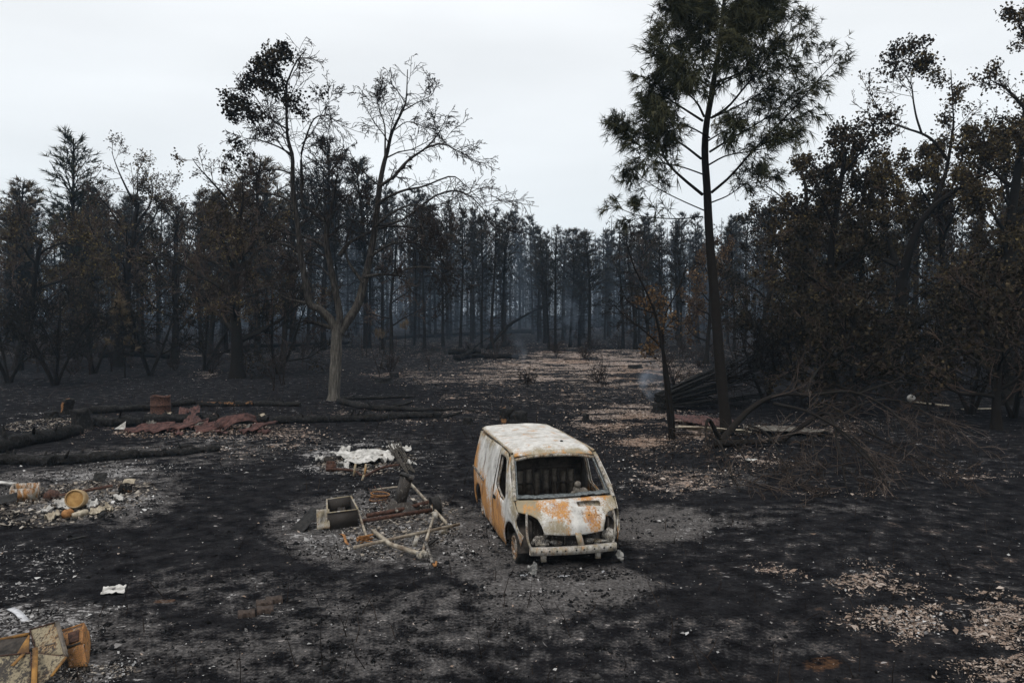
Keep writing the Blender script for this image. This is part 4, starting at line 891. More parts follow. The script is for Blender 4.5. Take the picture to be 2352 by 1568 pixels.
sv = empty('rusty_stove', gp(178, 1530), label='tilted rusty orange stove beside the steel cabinet', category='stove')
A_, B_, C_, D_ = W(144, 1450, yo + .40), W(195, 1433, yo + .34), W(190, 1478, yo + .06), W(152, 1492, yo + .14)
plate('top_panel', [A_, B_, C_, D_], .015, M_METALF, sv, (1.15, .2, .5))
def bil(s, t): return (A_ * (1 - s) + B_ * s) * (1 - t) + (D_ * (1 - s) + C_ * s) * t
nv = (B_ - A_).cross(D_ - A_).normalized(); nv = nv if nv.y < 0 else -nv
plate('window', [bil(.25, .2) + nv * .014, bil(.78, .2) + nv * .014, bil(.78, .78) + nv * .014, bil(.25, .78) + nv * .014], .008, M_RUSTDARK, sv)
plate('slot', [bil(.12, .87) + nv * .012, bil(.9, .87) + nv * .012, bil(.9, .96) + nv * .012, bil(.12, .96) + nv * .012], .006, M_BLACK, sv)
E_, F2 = W(156, 1532, yo - .02), W(199, 1530, yo - .06)
plate('front_panel', [D_, C_, F2, E_], .015, M_METALF, sv, (1.15, .2, .5))
plate('side_panel', [B_ + nv * .001, W(209, 1474, yo + .35), W(205, 1520, yo + .08), F2], .015, M_METALF, sv, (1.15, .2, .5))
plate('side_panel', [B_, W(205, 1450, yo + .40), W(209, 1478, yo + .34), C_], .012, M_METALF, sv, (1.2, .2, .35))
beam('top_rail', [A_ + nv * .02, B_ + nv * .02], .02, .02, M_RUSTORANGE, sv)
beam('top_rail', [B_ + nv * .02, C_ + nv * .02], .02, .02, M_RUSTORANGE, sv)
beam('white_strip', [gp(24, 1400, .02), gp(42, 1413, .04), gp(59, 1429, .02)], .09, .015, M_ALU, None, n=8); tag(COL.objects['white_strip'], 'whitish metal strip on the ash above the steel cabinet', 'strip')
crumple('white_sheet', gp(260, 1357), .36, .40, M_ASHW, None, 61, .03, .35, n=22, ragged=.22, disc=False, up=.01, fr=2, label='crumpled white sheet lying alone on black ground', category='sheet')
rubble('corner_rubble', gp(60, 1440), 1.7, 1.3, 800, .012, .09, M_ASHFLAKE, 'grey ash and splinters above the steel cabinet', 'rubble', 12, .05)
rubble('corner_debris', gp(190, 1545), 1.3, .5, 420, .01, .06, M_RUBBLE, 'small rubble in front of the rusty stove', 'rubble', 13, .03)

# ---------------------------------------------------------------- four brown pavers
def paver_mesh():
    o2 = [(-.10, -.08), (-.045, -.08), (-.03, -.055), (.03, -.055), (.045, -.08), (.10, -.08), (.10, .08), (.045, .08), (.03, .055), (-.03, .055), (-.045, .08), (-.10, .08)]
    V = []; n = 12
    for z, k in ((0, 1), (.062, 1), (.072, .93)): V += [(x * k, y_ * k, z) for x, y_ in o2]
    Q = [[a * n + b, a * n + (b + 1) % n, (a + 1) * n + (b + 1) % n, (a + 1) * n + b] for a in range(2) for b in range(n)]
    V.append((0, 0, .072)); T = [[2 * n + b, 2 * n + (b + 1) % n, 3 * n] for b in range(n)]
    return MB().add(V, Q, T).mesh('paver')
pm = paver_mesh(); pm.materials.append(M_PAVER)
for k, (u, v, rz, lb) in enumerate(((630, 1382, .35, 'brown concrete paver farthest right of the four'), (607, 1390, .35, 'brown concrete paver touching the farthest right one'), (609, 1405, .3, 'brown concrete paver on the right of the lower pair'), (566, 1414, .35, 'brown concrete paver farthest left of the four'))):
    o = link('paver', pm, None, label=lb, category='paver', group='four brown concrete pavers'); o.location = gp(u, v, -.005); o.rotation_euler = (0, rng.uniform(-.05, .05), rz); o.scale = (1.15, 1.2, 1)

# ---------------------------------------------------------------- logs, stumps, drum, sheets at the left
def log(name, pts, r, label, r2=None, bare=0.0, seed=1, mat=None, up=None, parent=None, n=26, sides=12):
    q = resample(pts, n); q[:, 2] += (r * .72 if up is None else up)
    g = np.random.default_rng(seed); rr = np.linspace(r, r2 or r * .88, n) * (1 + .10 * g.normal(size=n)); q += g.normal(size=q.shape) * r * .06
    mb = MB(); mb.tubes(q, rr, sides, caps=True)
    L_ = float(np.linalg.norm(q[-1] - q[0]))
    if parent is None and L_ > 1.6:
        for _ in range(g.integers(2, 5)):
            i = int(g.integers(3, n - 3)); d_ = g.normal(size=3); d_[2] = abs(d_[2]) + .3; d_ /= np.linalg.norm(d_); l_ = r * g.uniform(1.3, 2.6)
            mb.tubes(np.array([q[i], q[i] + d_ * l_ * .6, q[i] + d_ * l_ + g.normal(size=3) * .03]), np.array([r * .32, r * .24, r * .12]), 6)
    V = np.concatenate(mb.v); k = len(V)
    tone = np.clip(bare * (fbm(V[:, 0] * 1.2, V[:, 2] * 6 + V[:, 1] * 2, seed, 3) * 2.2 - .25), 0, 1)
    V += (fbm(V[:, 0] * 6 + seed, V[:, 1] * 6 + V[:, 2] * 9, seed, 3)[:, None] - .5) * r * .75 * np.array((.4, .6, 1))
    me = mb.mesh(name, False); me.vertices.foreach_set('co', (V - q.mean(0)).astype(np.float32).ravel()); fattr(me, 'tone', tone)
    o = link(name, me, mat or M_CHAR, parent, label=label, category='log', group='charred logs on the clearing'); o.location = Vector(q.mean(0)) if parent is None else Vector(q.mean(0)) - parent.location
    if parent is not None:
        for k_ in ('label', 'category', 'group'):
            if k_ in o: del o[k_]
    return o
LOGS = [([(205, 950), (346, 942)], .17, 'charred log in the back row left of the rusty drum', 0), ([(388, 936), (446, 929)], .15, 'short charred log right of the rusty drum', 0), ([(454, 934), (579, 932)], .14, 'back row log with a strip of bare orange wood', .52), ([(584, 931), (690, 934)], .13, 'back row log ending at the grey-trunked tree', 0),
        ([(213, 978), (327, 977)], .21, 'thick front row log beside the upright black stump', 0), ([(333, 971), (487, 968)], .19, 'front row log behind the red corrugated sheets', .25), ([(489, 972), (617, 970)], .19, 'front row log above the peaked red sheet', 0), ([(623, 972), (756, 970)], .17, 'front row log left of the grey trunk foot', 0), ([(760, 969), (891, 965)], .17, 'front row log below the grey trunk foot', 0), ([(895, 962), (1015, 957)], .14, 'front row log at its right end near the van', 0),
        ([(-30, 1046), (60, 1022), (182, 998)], .24, 'thick log slanting in from the left edge', .35), ([(-30, 1066), (50, 1066), (121, 1070)], .17, 'log of the nearest row at the left edge', .15), ([(124, 1068), (215, 1060), (316, 1052)], .16, 'middle log of the nearest row at the left', .3), ([(318, 1050), (400, 1046), (503, 1036)], .12, 'right end log of the nearest row at the left', 0)]
for k, (pt, r_, lb, br) in enumerate(LOGS):
    log('charred_log', [gp(*a) for a in pt], r_, lb, bare=br, seed=k + 2)
log('fallen_branch', [gp(779, 926), (gp(840, 940)), gp(910, 944), gp(990, 946), gp(1076, 945)], .16, 'long charred branch running right from the grey trunk foot', .04, seed=31)
log('fallen_branch', [gp(784, 919), gp(870, 917), gp(954, 914)], .11, 'straight charred branch just behind the grey trunk foot', .05, seed=32)
log('fallen_branch', [gp(905, 936), gp(930, 930), gp(948, 924)], .07, 'short charred branch forking off the long one', .04, seed=33)
log('fallen_branch', [gp(1012, 962), gp(1040, 955), gp(1062, 948)], .07, 'small charred branch near the tip of the long one', .03, seed=34)
def stump(u, v, w, h, label, seed, bare=0.0, tilt=(0, 0), name='burnt_stump'):
    c = gp(u, v); n = 14; rings = 7; g = np.random.default_rng(seed); V = []; tn = []
    for a in range(rings + 1):
        f = a / rings
        for b in range(n):
            t = 2 * math.pi * b / n; k = (1 + .35 * (1 - f) ** 3) * (1 + .22 * math.sin(3 * t + seed) * (1 - f * .5)) * (.85 + .3 * float(vnoise(b * .9, f * 4, seed)))
            top = h * f * (1 + (.25 * float(vnoise(b * .7, 3.3, seed)) - .1) * f)
            V.append((w / 2 * k * math.cos(t) + tilt[0] * f * h, w / 2 * k * math.sin(t) + tilt[1] * f * h, top - .06)); tn.append(bare * (1 if math.cos(t) < .1 else .2) * float(vnoise(b * .5, f * 3, seed + 1)) * 1.5)
    V.append((tilt[0] * h, tilt[1] * h, h * .88)); tn.append(0)
    Q = [[a * n + b, a * n + (b + 1) % n, (a + 1) * n + (b + 1) % n, (a + 1) * n + b] for a in range(rings) for b in range(n)]
    T = [[rings * n + b, rings * n + (b + 1) % n, len(V) - 1] for b in range(n)]
    o = MB().add(V, Q, T, tone=np.clip(tn, 0, 1)).build(name, M_CHAR, label=label, category='stump'); o.location = c; return o
stump(1164, 973, .50, .62, 'rusty brown half of the burnt stump behind the van roof', 3, .7); stump(1193, 974, .62, .52, 'black half of the burnt stump behind the van roof', 4)
stump(1076, 974, .36, .30, 'small black stump left of the big stump behind the van', 5); stump(187, 985, .62, .75, 'upright black stump at the left end of the front log row', 6, tilt=(-.1, 0))
stump(150, 950, .42, .62, 'split stump with orange wood at the far left', 7, .9, (.2, 0)); stump(118, 962, .5, .35, 'low ash-covered stump beside the split one', 8, .3)
for u, v, w, h, lb, sd_ in ((880, 878, .9, .35, 'low charred mound with stumps in the middle distance', 12), (905, 868, .6, .4, 'rough charred stump on the middle distance mound', 13), (1345, 965, .25, .3, 'charred snag base on the orange litter right of the van', 14), (425, 1030, .45, .18, 'black root lump behind the nearest log row', 15), (1000, 806, .9, .4, 'charred mound left of the far log pile', 16), (1460, 845, 1.0, .3, 'low burnt root heap at the right edge of the far litter', 17), (1085, 945, .3, .14, 'small black lump behind the long branch', 18)):
    stump(u, v, w, h, lb, sd_)
dm = empty('rusty_drum', gp(369, 949), label='rusty steel drum standing behind the front log row', category='drum')
V_, Q_ = lathe([(.40, 0), (.405, .02), (.395, .03), (.395, .33), (.41, .345), (.41, .365), (.395, .38), (.395, .70), (.41, .715), (.40, .73), (.38, .72), (.375, .05), (.02, .04)], 28, 'Z')
V_[:, 2] += .03 * np.sin(np.arctan2(V_[:, 1], V_[:, 0]) * 3) * (V_[:, 2] > .6)
MB().add(V_, Q_).build('shell', M_RUSTDARK, dm, True)
crumple('torn_lid', dm.location + Vector((0, 0, .62)), .5, .4, M_RUSTDARK, dm, 5, .12, .4, n=10)
def corrugated(u, v, w, l, rz, tilt, mat, label, seed, waves=9, amp=.02, up=.02, bend=.0):
    nx, ny = waves * 6 + 1, 9; g, t = np.meshgrid(np.linspace(0, 1, nx), np.linspace(0, 1, ny))
    V = np.stack([(g - .5) * w, (t - .5) * l + .45 * (vnoise(g * 4, t * 1.2, seed) - .5), amp * np.sin(g * waves * 2 * math.pi) + .20 * (fbm(g * 2.6, t * 2.1, seed, 3) - .5) + bend * np.sin(math.pi * t)], -1).reshape(-1, 3)
    M = Matrix.Rotation(rz, 3, 'Z') @ Matrix.Rotation(tilt[0], 3, 'X') @ Matrix.Rotation(tilt[1], 3, 'Y'); V = np.array(V) @ np.array(M).T; V[:, 2] += up - V[:, 2].min()
    i_ = np.arange(ny - 1)[:, None] * nx; j_ = np.arange(nx - 1)[None]
    o = MB().add(V, np.stack([i_ + j_, i_ + j_ + 1, i_ + nx + j_ + 1, i_ + nx + j_], -1).reshape(-1, 4)).build('corrugated_sheet', mat, None, True, label=label, category='sheet', group='corrugated sheets'); o.location = gp(u, v)
    md = o.modifiers.new('thickness', 'SOLIDIFY'); md.thickness = .006; return o
corrugated(545, 984, .9, 1.3, -.75, (R(8), R(8)), M_SHEETRED, 'peaked red corrugated sheet, the largest at the right end', 3, 6, .04, bend=.22)
corrugated(592, 990, .8, 1.1, -.6, (R(7), R(-8)), M_SHEETRED, 'red corrugated sheet lowest at the right end of the pile', 4, 5, .04)
corrugated(480, 988, 1.0, 1.2, -.7, (R(5), R(5)), M_SHEETRED, 'red corrugated sheet in the middle of the pile', 5, 6, .04)
corrugated(425, 984, .9, 1.1, -.5, (R(6), R(-5)), M_SHEETRED, 'red corrugated sheet left of the middle of the pile', 6, 5, .04)
corrugated(375, 990, 1.0, 1.1, -.9, (R(5), R(6)), M_SHEETRED, 'red corrugated sheet under the pale shard', 7, 6, .04)
corrugated(325, 990, .8, 1.0, -.6, (R(4), R(0)), M_SHEETRED, 'red corrugated sheet at the left end of the pile', 8, 5, .04)
corrugated(450, 975, .9, .5, .2, (R(25), R(0)), M_SHEETRED, 'narrow red corrugated sheet behind the pile against the log', 9, 8, .02)
corrugated(435, 955, .8, .4, .3, (R(25), R(0)), M_SHEETRED, 'small red sheet between the two log rows', 10, 6, .02)
sh = gp(262, 985); o = plate('pale_shard', [W(262, 985, sh.y), W(289, 967, sh.y + .15), W(287, 984, sh.y - .02), W(286, 985, sh.y - .03)], .01, M_ASHW, None, bend=.04); tag(o, 'bright white triangular shard leaning on the front log row', 'shard')
for u, v, sx, sy, rz, tl, lb in ((370, 984, .20, .62, -.5, R(25), 'pale curved shard across the red sheets'), (600, 956, .5, .2, .1, R(35), 'cream curved shard lying on top of the front log row'), (385, 954, .5, .16, .3, R(10), 'cream shard at the foot of the rusty drum'), (500, 985, .12, .4, -.5, R(20), 'thin cream shard in the red sheets'), (575, 990, .14, .4, -.4, R(25), 'small yellowish shard on the lowest red sheet')):
    crumple('pale_shard', gp(u, v), sx, sy, M_SHEETPALE if 'white' not in lb else M_ASHW, None, int(u), .08, rz, (tl, R(-12)), 12, ragged=.3, up=0, label=lb, category='shard')
for k, u in enumerate((345, 362, 400, 410, 452, 462, 505, 520, 568, 607)):
    crumple('sheet_scrap', gp(u, 978 + (k * 7) % 22), .5 + .1 * (k % 3), .8, M_SHEETRED if k % 4 else M_SHEETDULL, None, 80 + k, .14, k * 1.3, (R(18 - 9 * (k % 4)), R(10)), 12, ragged=.45, up=.0, fr=1.5, wave=3, category='sheet', group='red scraps among the corrugated sheets', label='torn reddish scrap among the corrugated sheets by the logs')
rubble('sheet_rubble', gp(440, 990), 5.5, 3.6, 1000, .02, .16, M_LITTER, 'broken brown scraps round the red corrugated sheets', 'rubble', 15, .05)
rubble('stump_ash', gp(95, 975), 2.2, 3.0, 700, .02, .12, M_RUBBLE, 'pale ash and crumbs beside the split stump', 'rubble', 16, .12)

# ---------------------------------------------------------------- far log pile and leaning dead trunks
for k, (a, b, r_, lb) in enumerate((((1032, 813), (1104, 813), .30, 'upper log of the far log pile'), ((1043, 826), (1112, 821), .27, 'lower left log of the far log pile'), ((1112, 824), (1191, 824), .27, 'lower right log of the far log pile'))):
    log('cut_log', [gp(*a), gp(*b)], r_, lb, seed=50 + k, mat=M_BARK_GREY, n=10)
log('cut_log', [gp(1054, 829), gp(1089, 819, .5)], .2, 'short log lying across the far log pile', seed=57, mat=M_BARK_GREY)
a = gp(1118, 803); log('leaning_trunk', [a, W(1164, 752, a.y + 2), W(1205, 725, a.y + 4), W(1250, 704, a.y + 6)], .22, 'dead trunk leaning right behind the far log pile', .06, seed=60, up=0, mat=M_BARK)
a = gp(1080, 806); log('leaning_trunk', [a, W(1100, 790, a.y + .6), W(1128, 772, a.y + 2)], .08, 'thin dead trunk leaning right above the far log pile', .04, seed=61, up=0, mat=M_BARK)
log('fallen_tree', [gp(873, 781), gp(1000, 774), gp(1113, 768), gp(1220, 766)], .28, 'long fallen trunk lying across the far ground left of centre', .16, seed=62, mat=M_BARK)
log('fallen_tree', [gp(1115, 764), gp(1230, 760), gp(1330, 757)], .22, 'pale fallen trunk farthest back in the clearing', .12, seed=63, mat=M_BARK_GREY)
log('fallen_tree', [gp(230, 822), gp(300, 818), gp(390, 824)], .3, 'fallen trunk in the shade at the far left', .2, seed=64, mat=M_BARK)
log('fallen_tree', [gp(560, 800), gp(690, 794), gp(800, 790)], .22, 'fallen trunk behind the grey-trunked tree', .14, seed=65, mat=M_BARK)

# ---------------------------------------------------------------- right: sheets, ball, plank
corrugated(1632, 999, .5, 2.4, R(86), (R(3), R(14)), M_SHEETPALE, 'bright cream corrugated sheet left of the pine foot', 21, 4, .02)
corrugated(1810, 996, 1.2, 2.5, R(84), (R(2), R(4)), M_SHEETDULL, 'grey cream corrugated sheet right of the pine foot', 22, 9, .025)
corrugated(1590, 972, 1.7, 1.0, .2, (R(8), R(4)), M_SHEETRED, 'brown corrugated sheet below the smoking pole pile', 23, 10, .02)
corrugated(1650, 978, 1.2, .8, -.2, (R(10), R(-3)), M_SHEETRED, 'brown corrugated sheet just left of the pine trunk', 24, 8, .02)
V_, Q_ = lathe([(.001, -.20), (.10, -.17), (.18, -.08), (.20, 0), (.18, .09), (.10, .17), (.07, .19), (.06, .24), (.001, .25)], 18)
o = MB().add(V_ + np.array((0, 0, .19)), Q_).build('white_jug', M_ASHW, None, True, label='round white vessel on the dark ground at the right', category='vessel'); o.location = gp(2093, 924)
beam('pale_plank', [gp(2103, 927, .08), gp(2175, 934, .05)], .25, .05, M_SHEETPALE, None); tag(COL.objects['pale_plank'], 'pale plank lying right of the round white vessel', 'plank')
beam('pale_plank', [gp(2210, 942, .05), gp(2290, 940, .05)], .14, .04, M_SHEETPALE, None); tag([o for o in COL.objects if o.name.startswith('pale_plank')][-1], 'short dull plank near the right edge behind twigs', 'plank')
crumple('white_plate', gp(1724, 1059), .32, .22, M_ASHW, None, 71, .05, .3, n=10, ragged=.1, label='small white plate under the fallen crown', category='plate')
# ---------------------------------------------------------------- trees
class Tree:
    """collects branch paths, grouped by point count and sides"""
    def __init__(s, seed): s.r = random.Random(seed); s.p = {}; s.tips = []
    def add(s, path, r0, r1, sides, tone): s.p.setdefault((len(path), sides), []).append((path, r0, r1, tone))
    def wander(s, p, d, L, n, wig, trop):
        r = s.r; x, y, z = p; dx, dy, dz = d; st = L / n; out = [(x, y, z)]
        for _ in range(n):
            dx += r.gauss(0, wig); dy += r.gauss(0, wig); dz += r.gauss(0, wig) + trop
            m = math.sqrt(dx * dx + dy * dy + dz * dz) + 1e-9; dx /= m; dy /= m; dz /= m
            x += dx * st; y += dy * st; z += dz * st; out.append((x, y, z))
        return out
    def sprout(s, path, r0, r1, L, spec, lvl=0, tone=.4):
        """side shoots on a path; spec = [dict(n, lr, ang, wig, trop, seg, sides, rr, t0)]"""
        r = s.r; k = spec[lvl]; n = len(path) - 1; cnt = k['n'] if isinstance(k['n'], int) else r.randint(*k['n'])
        for c in range(cnt):
            t = k.get('t0', .2) + (1 - k.get('t0', .2)) * ((c + r.random()) / cnt); f = min(t * n, n - 1e-4); i = int(f); f -= i
            a, b = path[i], path[i + 1]; px, py, pz = (a[0] + (b[0] - a[0]) * f, a[1] + (b[1] - a[1]) * f, a[2] + (b[2] - a[2]) * f)
            tx, ty, tz = b[0] - a[0], b[1] - a[1], b[2] - a[2]; m = math.sqrt(tx * tx + ty * ty + tz * tz) + 1e-9; tx /= m; ty /= m; tz /= m
            qx, qy, qz = r.gauss(0, 1), r.gauss(0, 1), r.gauss(0, 1); dt = qx * tx + qy * ty + qz * tz
            qx -= dt * tx; qy -= dt * ty; qz -= dt * tz; m = math.sqrt(qx * qx + qy * qy + qz * qz) + 1e-9
            an = k['ang'] * r.uniform(.7, 1.25); ca, sa = math.cos(an), math.sin(an) / m
            d = (tx * ca + qx * sa, ty * ca + qy * sa, tz * ca + qz * sa)
            l = L * k['lr'] * r.uniform(.55, 1.2) * (1.15 - .55 * t)
            rr = max(.0035, min((r0 + (r1 - r0) * t) * k.get('rr', .55), l * .03 + .004))
            ch = s.wander((px, py, pz), d, l, k['seg'], k['wig'], k['trop']); tn = min(1, max(0, tone + r.gauss(0, .12)))
            s.add(ch, rr, max(.003, rr * .3), k['sides'], tn)
            if lvl + 1 < len(spec): s.sprout(ch, rr, max(.003, rr * .3), l, spec, lvl + 1, tn)
            else:
                e, g = ch[-1], ch[-2]; s.tips.append((e, (e[0] - g[0], e[1] - g[1], e[2] - g[2])))
    def bake(s, mb, only=None, rmin=0.0):
        for (n, sides), lst in s.p.items():
            if only and not only(n, sides): continue
            P = np.array([l[0] for l in lst]); t = np.linspace(0, 1, n)[None]
            Rd = np.maximum(np.array([l[1] for l in lst])[:, None] * (1 - t) + np.array([l[2] for l in lst])[:, None] * t, rmin)
            mb.tubes(P, Rd, sides, np.array([l[3] for l in lst]))
        return mb
def tube_tree(mb, pts, r0, r1, n, sides, t0=.4, t1=None, flare=0.0, seed=0, root=None):
    q = resample(pts, n); 
    if root is not None: q = q - np.array(root)
    rr = np.linspace(r0, r1, n) * (1 + .02 * np.random.default_rng(seed).normal(size=n)); rr[:2] *= 1 + flare * np.array([1, .35])
    mb.tubes(q, rr, sides, tone=np.linspace(t0, t0 if t1 is None else t1, n)[None]); return q
SP_TWIG = [dict(n=(5, 8), lr=.42, ang=.85, wig=.16, trop=.02, seg=4, sides=4, rr=.5, t0=.15), dict(n=(4, 7), lr=.5, ang=.8, wig=.2, trop=-.02, seg=3, sides=3, rr=.5, t0=.15), dict(n=(3, 5), lr=.5, ang=.75, wig=.25, trop=-.05, seg=3, sides=3, rr=.6, t0=.2)]
dup_ = lambda l: [tuple(a) for a in l]

# --- the grey-trunked half-bare tree
bp = gp(766, 919); TY = bp.y
gt = empty('grey_trunk_tree', bp, label='tall grey-trunked tree, mostly bare, dark leaf clumps at its top left', category='tree')
T1 = Tree(3); tb = MB()
def trace(pts, dy, r0, r1, n=14, sides=7, t0=.35, t1=.2):
    """a limb seen at these photo points, receding or approaching by dy metres over its length"""
    w = [W(u, v, TY + dy * k / (len(pts) - 1)) for k, (u, v) in enumerate(pts)]
    return tube_tree(tb, w, r0, r1, n, sides, t0, t1, root=bp, seed=int(pts[0][0]))
tube_tree(tb, [bp - Vector((0, 0, .15)), W(769, 870, TY), W(771, 837, TY), W(773, 780, TY), W(775, 745, TY)], .275, .26, 22, 16, .62, .55, .5, 5, bp)
limbs = [([(778, 765), (790, 748), (822, 699), (838, 640), (850, 590), (862, 520), (872, 428), (881, 379), (890, 347), (900, 305), (923, 257), (933, 228), (936, 160)], 1.5, .24, .02, 34, 8, .5, .02),
         ([(776, 760), (780, 722), (765, 642), (750, 561), (752, 520), (761, 489), (768, 440), (775, 400)], -.8, .19, .04, 22, 8, .45, .05),
         ([(770, 758), (758, 733), (735, 711), (713, 700), (706, 670), (699, 633), (690, 582), (684, 520), (677, 470), (672, 428), (672, 363), (664, 331), (659, 298), (658, 202), (664, 179), (680, 143), (703, 114)], -1.5, .21, .018, 40, 8, .45, .05),
         ([(752, 509), (735, 500), (710, 480), (694, 468), (693, 405), (692, 357), (700, 325), (716, 282), (735, 266), (780, 264)], .6, .11, .015, 22, 6, .3, .15),
         ([(900, 412), (936, 370), (978, 340), (1004, 311), (1020, 282)], .8, .09, .012, 16, 6, .3, .2), ([(978, 340), (1016, 331), (1052, 347), (1100, 375)], 1.2, .05, .01, 12, 5, .3, .2),
         ([(866, 470), (890, 453), (929, 437), (974, 428), (1036, 405), (1068, 425), (1113, 470)], -1.0, .08, .01, 18, 6, .3, .2),
         ([(872, 428), (905, 405), (935, 372)], -.5, .08, .05, 8, 6, .3, .3),
         ([(836, 636), (876, 630), (905, 632), (930, 636)], -1.2, .08, .03, 10, 6, .3, .2), ([(903, 632), (945, 615), (990, 615), (1020, 633), (1035, 690)], -.8, .05, .01, 12, 5, .35, .3),
         ([(780, 588), (800, 560), (825, 546), (879, 522), (920, 520), (960, 524), (1035, 519)], 1.5, .11, .02, 18, 6, .3, .2),
         ([(713, 700), (690, 693), (660, 686), (615, 662), (575, 655)], -1.5, .09, .012, 14, 6, .5, .3), ([(760, 752), (744, 748), (725, 742), (703, 738)], -.6, .11, .07, 8, 7, .5, .0),
         ([(748, 566), (705, 546), (660, 537), (615, 521), (560, 516)], 1.4, .09, .012, 16, 6, .3, .2), ([(667, 353), (632, 334), (577, 318), (540, 330)], -.5, .05, .01, 12, 5, .3, .2),
         ([(664, 299), (640, 285), (616, 266), (583, 218), (560, 200)], .5, .05, .01, 12, 5, .3, .2), ([(659, 250), (640, 215), (622, 170), (615, 130)], .3, .04, .01, 10, 5, .3, .2), ([(672, 400), (640, 390), (600, 392), (560, 410)], .9, .05, .01, 12, 5, .3, .2),
         ([(884, 363), (884, 292), (872, 255), (862, 215)], .4, .05, .01, 10, 5, .3, .2), ([(923, 257), (960, 235), (990, 220), (1003, 195)], -.3, .035, .008, 10, 5, .3, .2), ([(905, 300), (935, 280), (970, 290), (1010, 300)], .6, .03, .008, 10, 5, .3, .2),
         ([(933, 240), (910, 205), (893, 190), (880, 195)], .3, .03, .008, 8, 5, .3, .2), ([(834, 650), (800, 600), (795, 560), (812, 500), (820, 450)], .8, .08, .02, 14, 6, .35, .2), ([(693, 331), (720, 300), (745, 250), (765, 215)], .2, .035, .008, 10, 5, .3, .2)]
limbs += [([(690, 582), (650, 560), (600, 570), (560, 610), (535, 660)], -1.8, .07, .01, 14, 5, .3, .2), ([(677, 470), (640, 450), (590, 445), (545, 470), (520, 500)], 1.2, .06, .01, 14, 5, .3, .2), ([(862, 520), (900, 490), (950, 470), (1000, 490), (1040, 530)], -1.6, .07, .01, 14, 5, .3, .2), ([(850, 590), (900, 560), (960, 560), (1010, 590), (1050, 650)], 1.6, .07, .01, 14, 5, .3, .2), ([(765, 642), (730, 610), (690, 610), (640, 640)], .9, .06, .01, 12, 5, .3, .2), ([(756, 510), (780, 470), (815, 440), (850, 440)], -.9, .05, .01, 12, 5, .3, .2), ([(672, 363), (650, 340), (625, 300), (610, 250)], -.6, .045, .01, 12, 5, .3, .2), ([(684, 520), (720, 490), (740, 440), (745, 390), (760, 350)], 1.0, .06, .01, 14, 5, .3, .2), ([(872, 428), (840, 400), (815, 370), (800, 340)], .8, .05, .01, 12, 5, .3, .2), ([(862, 520), (925, 505), (1000, 450), (1060, 440), (1110, 480), (1130, 520)], .2, .07, .01, 16, 5, .3, .2)]
paths1 = [(trace(*l), l) for l in limbs]
SP_DROOP = [dict(n=(7, 10), lr=.52, ang=.8, wig=.15, trop=.0, seg=4, sides=4, rr=.45, t0=.25), dict(n=(6, 8), lr=.52, ang=.8, wig=.2, trop=-.06, seg=3, sides=3, rr=.5, t0=.12), dict(n=(4, 5), lr=.55, ang=.7, wig=.25, trop=-.10, seg=3, sides=3, rr=.6, t0=.15)]
for q, l in paths1:
    L = float(np.linalg.norm(np.diff(q, axis=0), axis=1).sum())
    if 'stub' == l: continue
    st = q[int(len(q) * (.45 if L > 9 else .1)):]
    T1.sprout(dup_(st), l[2] * .5, l[3], min(L, 5.5), SP_DROOP, 0, .3)
tb.build('trunk', M_BARK_GREY, gt, True)
T1.bake(MB(), rmin=.0115).build('branches', M_TWIG, gt)
z1 = lambda x, y: (470.4 + .32308 * x, 72.4 + .32308 * y)
CL = [(560,110),(480,150),(520,190),(400,230),(470,260),(520,300),(300,330),(260,380),(430,350),(540,400),(420,400),(170,460),(220,500),(200,560),(260,560),(340,590),(400,590),(230,620),(640,460),(690,470),(620,540),(650,590),(700,580),(700,230),(610,200),(440,680),(260,780),(230,840),(200,900),(160,950),(240,940),(280,840),(800,420),(580,150),(500,230),(360,260),(460,320),(330,380),(280,520),(150,510),(310,560),(540,140),(450,200),(560,460),(600,500),(380,330),(490,400)]
lv = MB(); c_ = []
for k, (x, y) in enumerate(CL):
    p_ = np.array(W(*z1(x, y), TY + rng.uniform(-1.6, 1.0)) - bp)
    m = 110 if x < 600 and y < 640 else 50; c_.append(p_ + nr.normal(size=(m, 3)) * np.array((.17, .28, .16)) + nr.normal(size=3) * .08)
c_ = np.concatenate(c_); lv.leaves(c_, nr.uniform(.10, .19, len(c_)), nr.beta(1.6, 3.2, len(c_)), .4)
tp = np.array([t[0] for t in T1.tips]); k = nr.uniform(size=len(tp)) < .10; lv.leaves(tp[k], nr.uniform(.05, .10, k.sum()), .25)
lv.build('foliage', M_LEAF_DARK, gt)

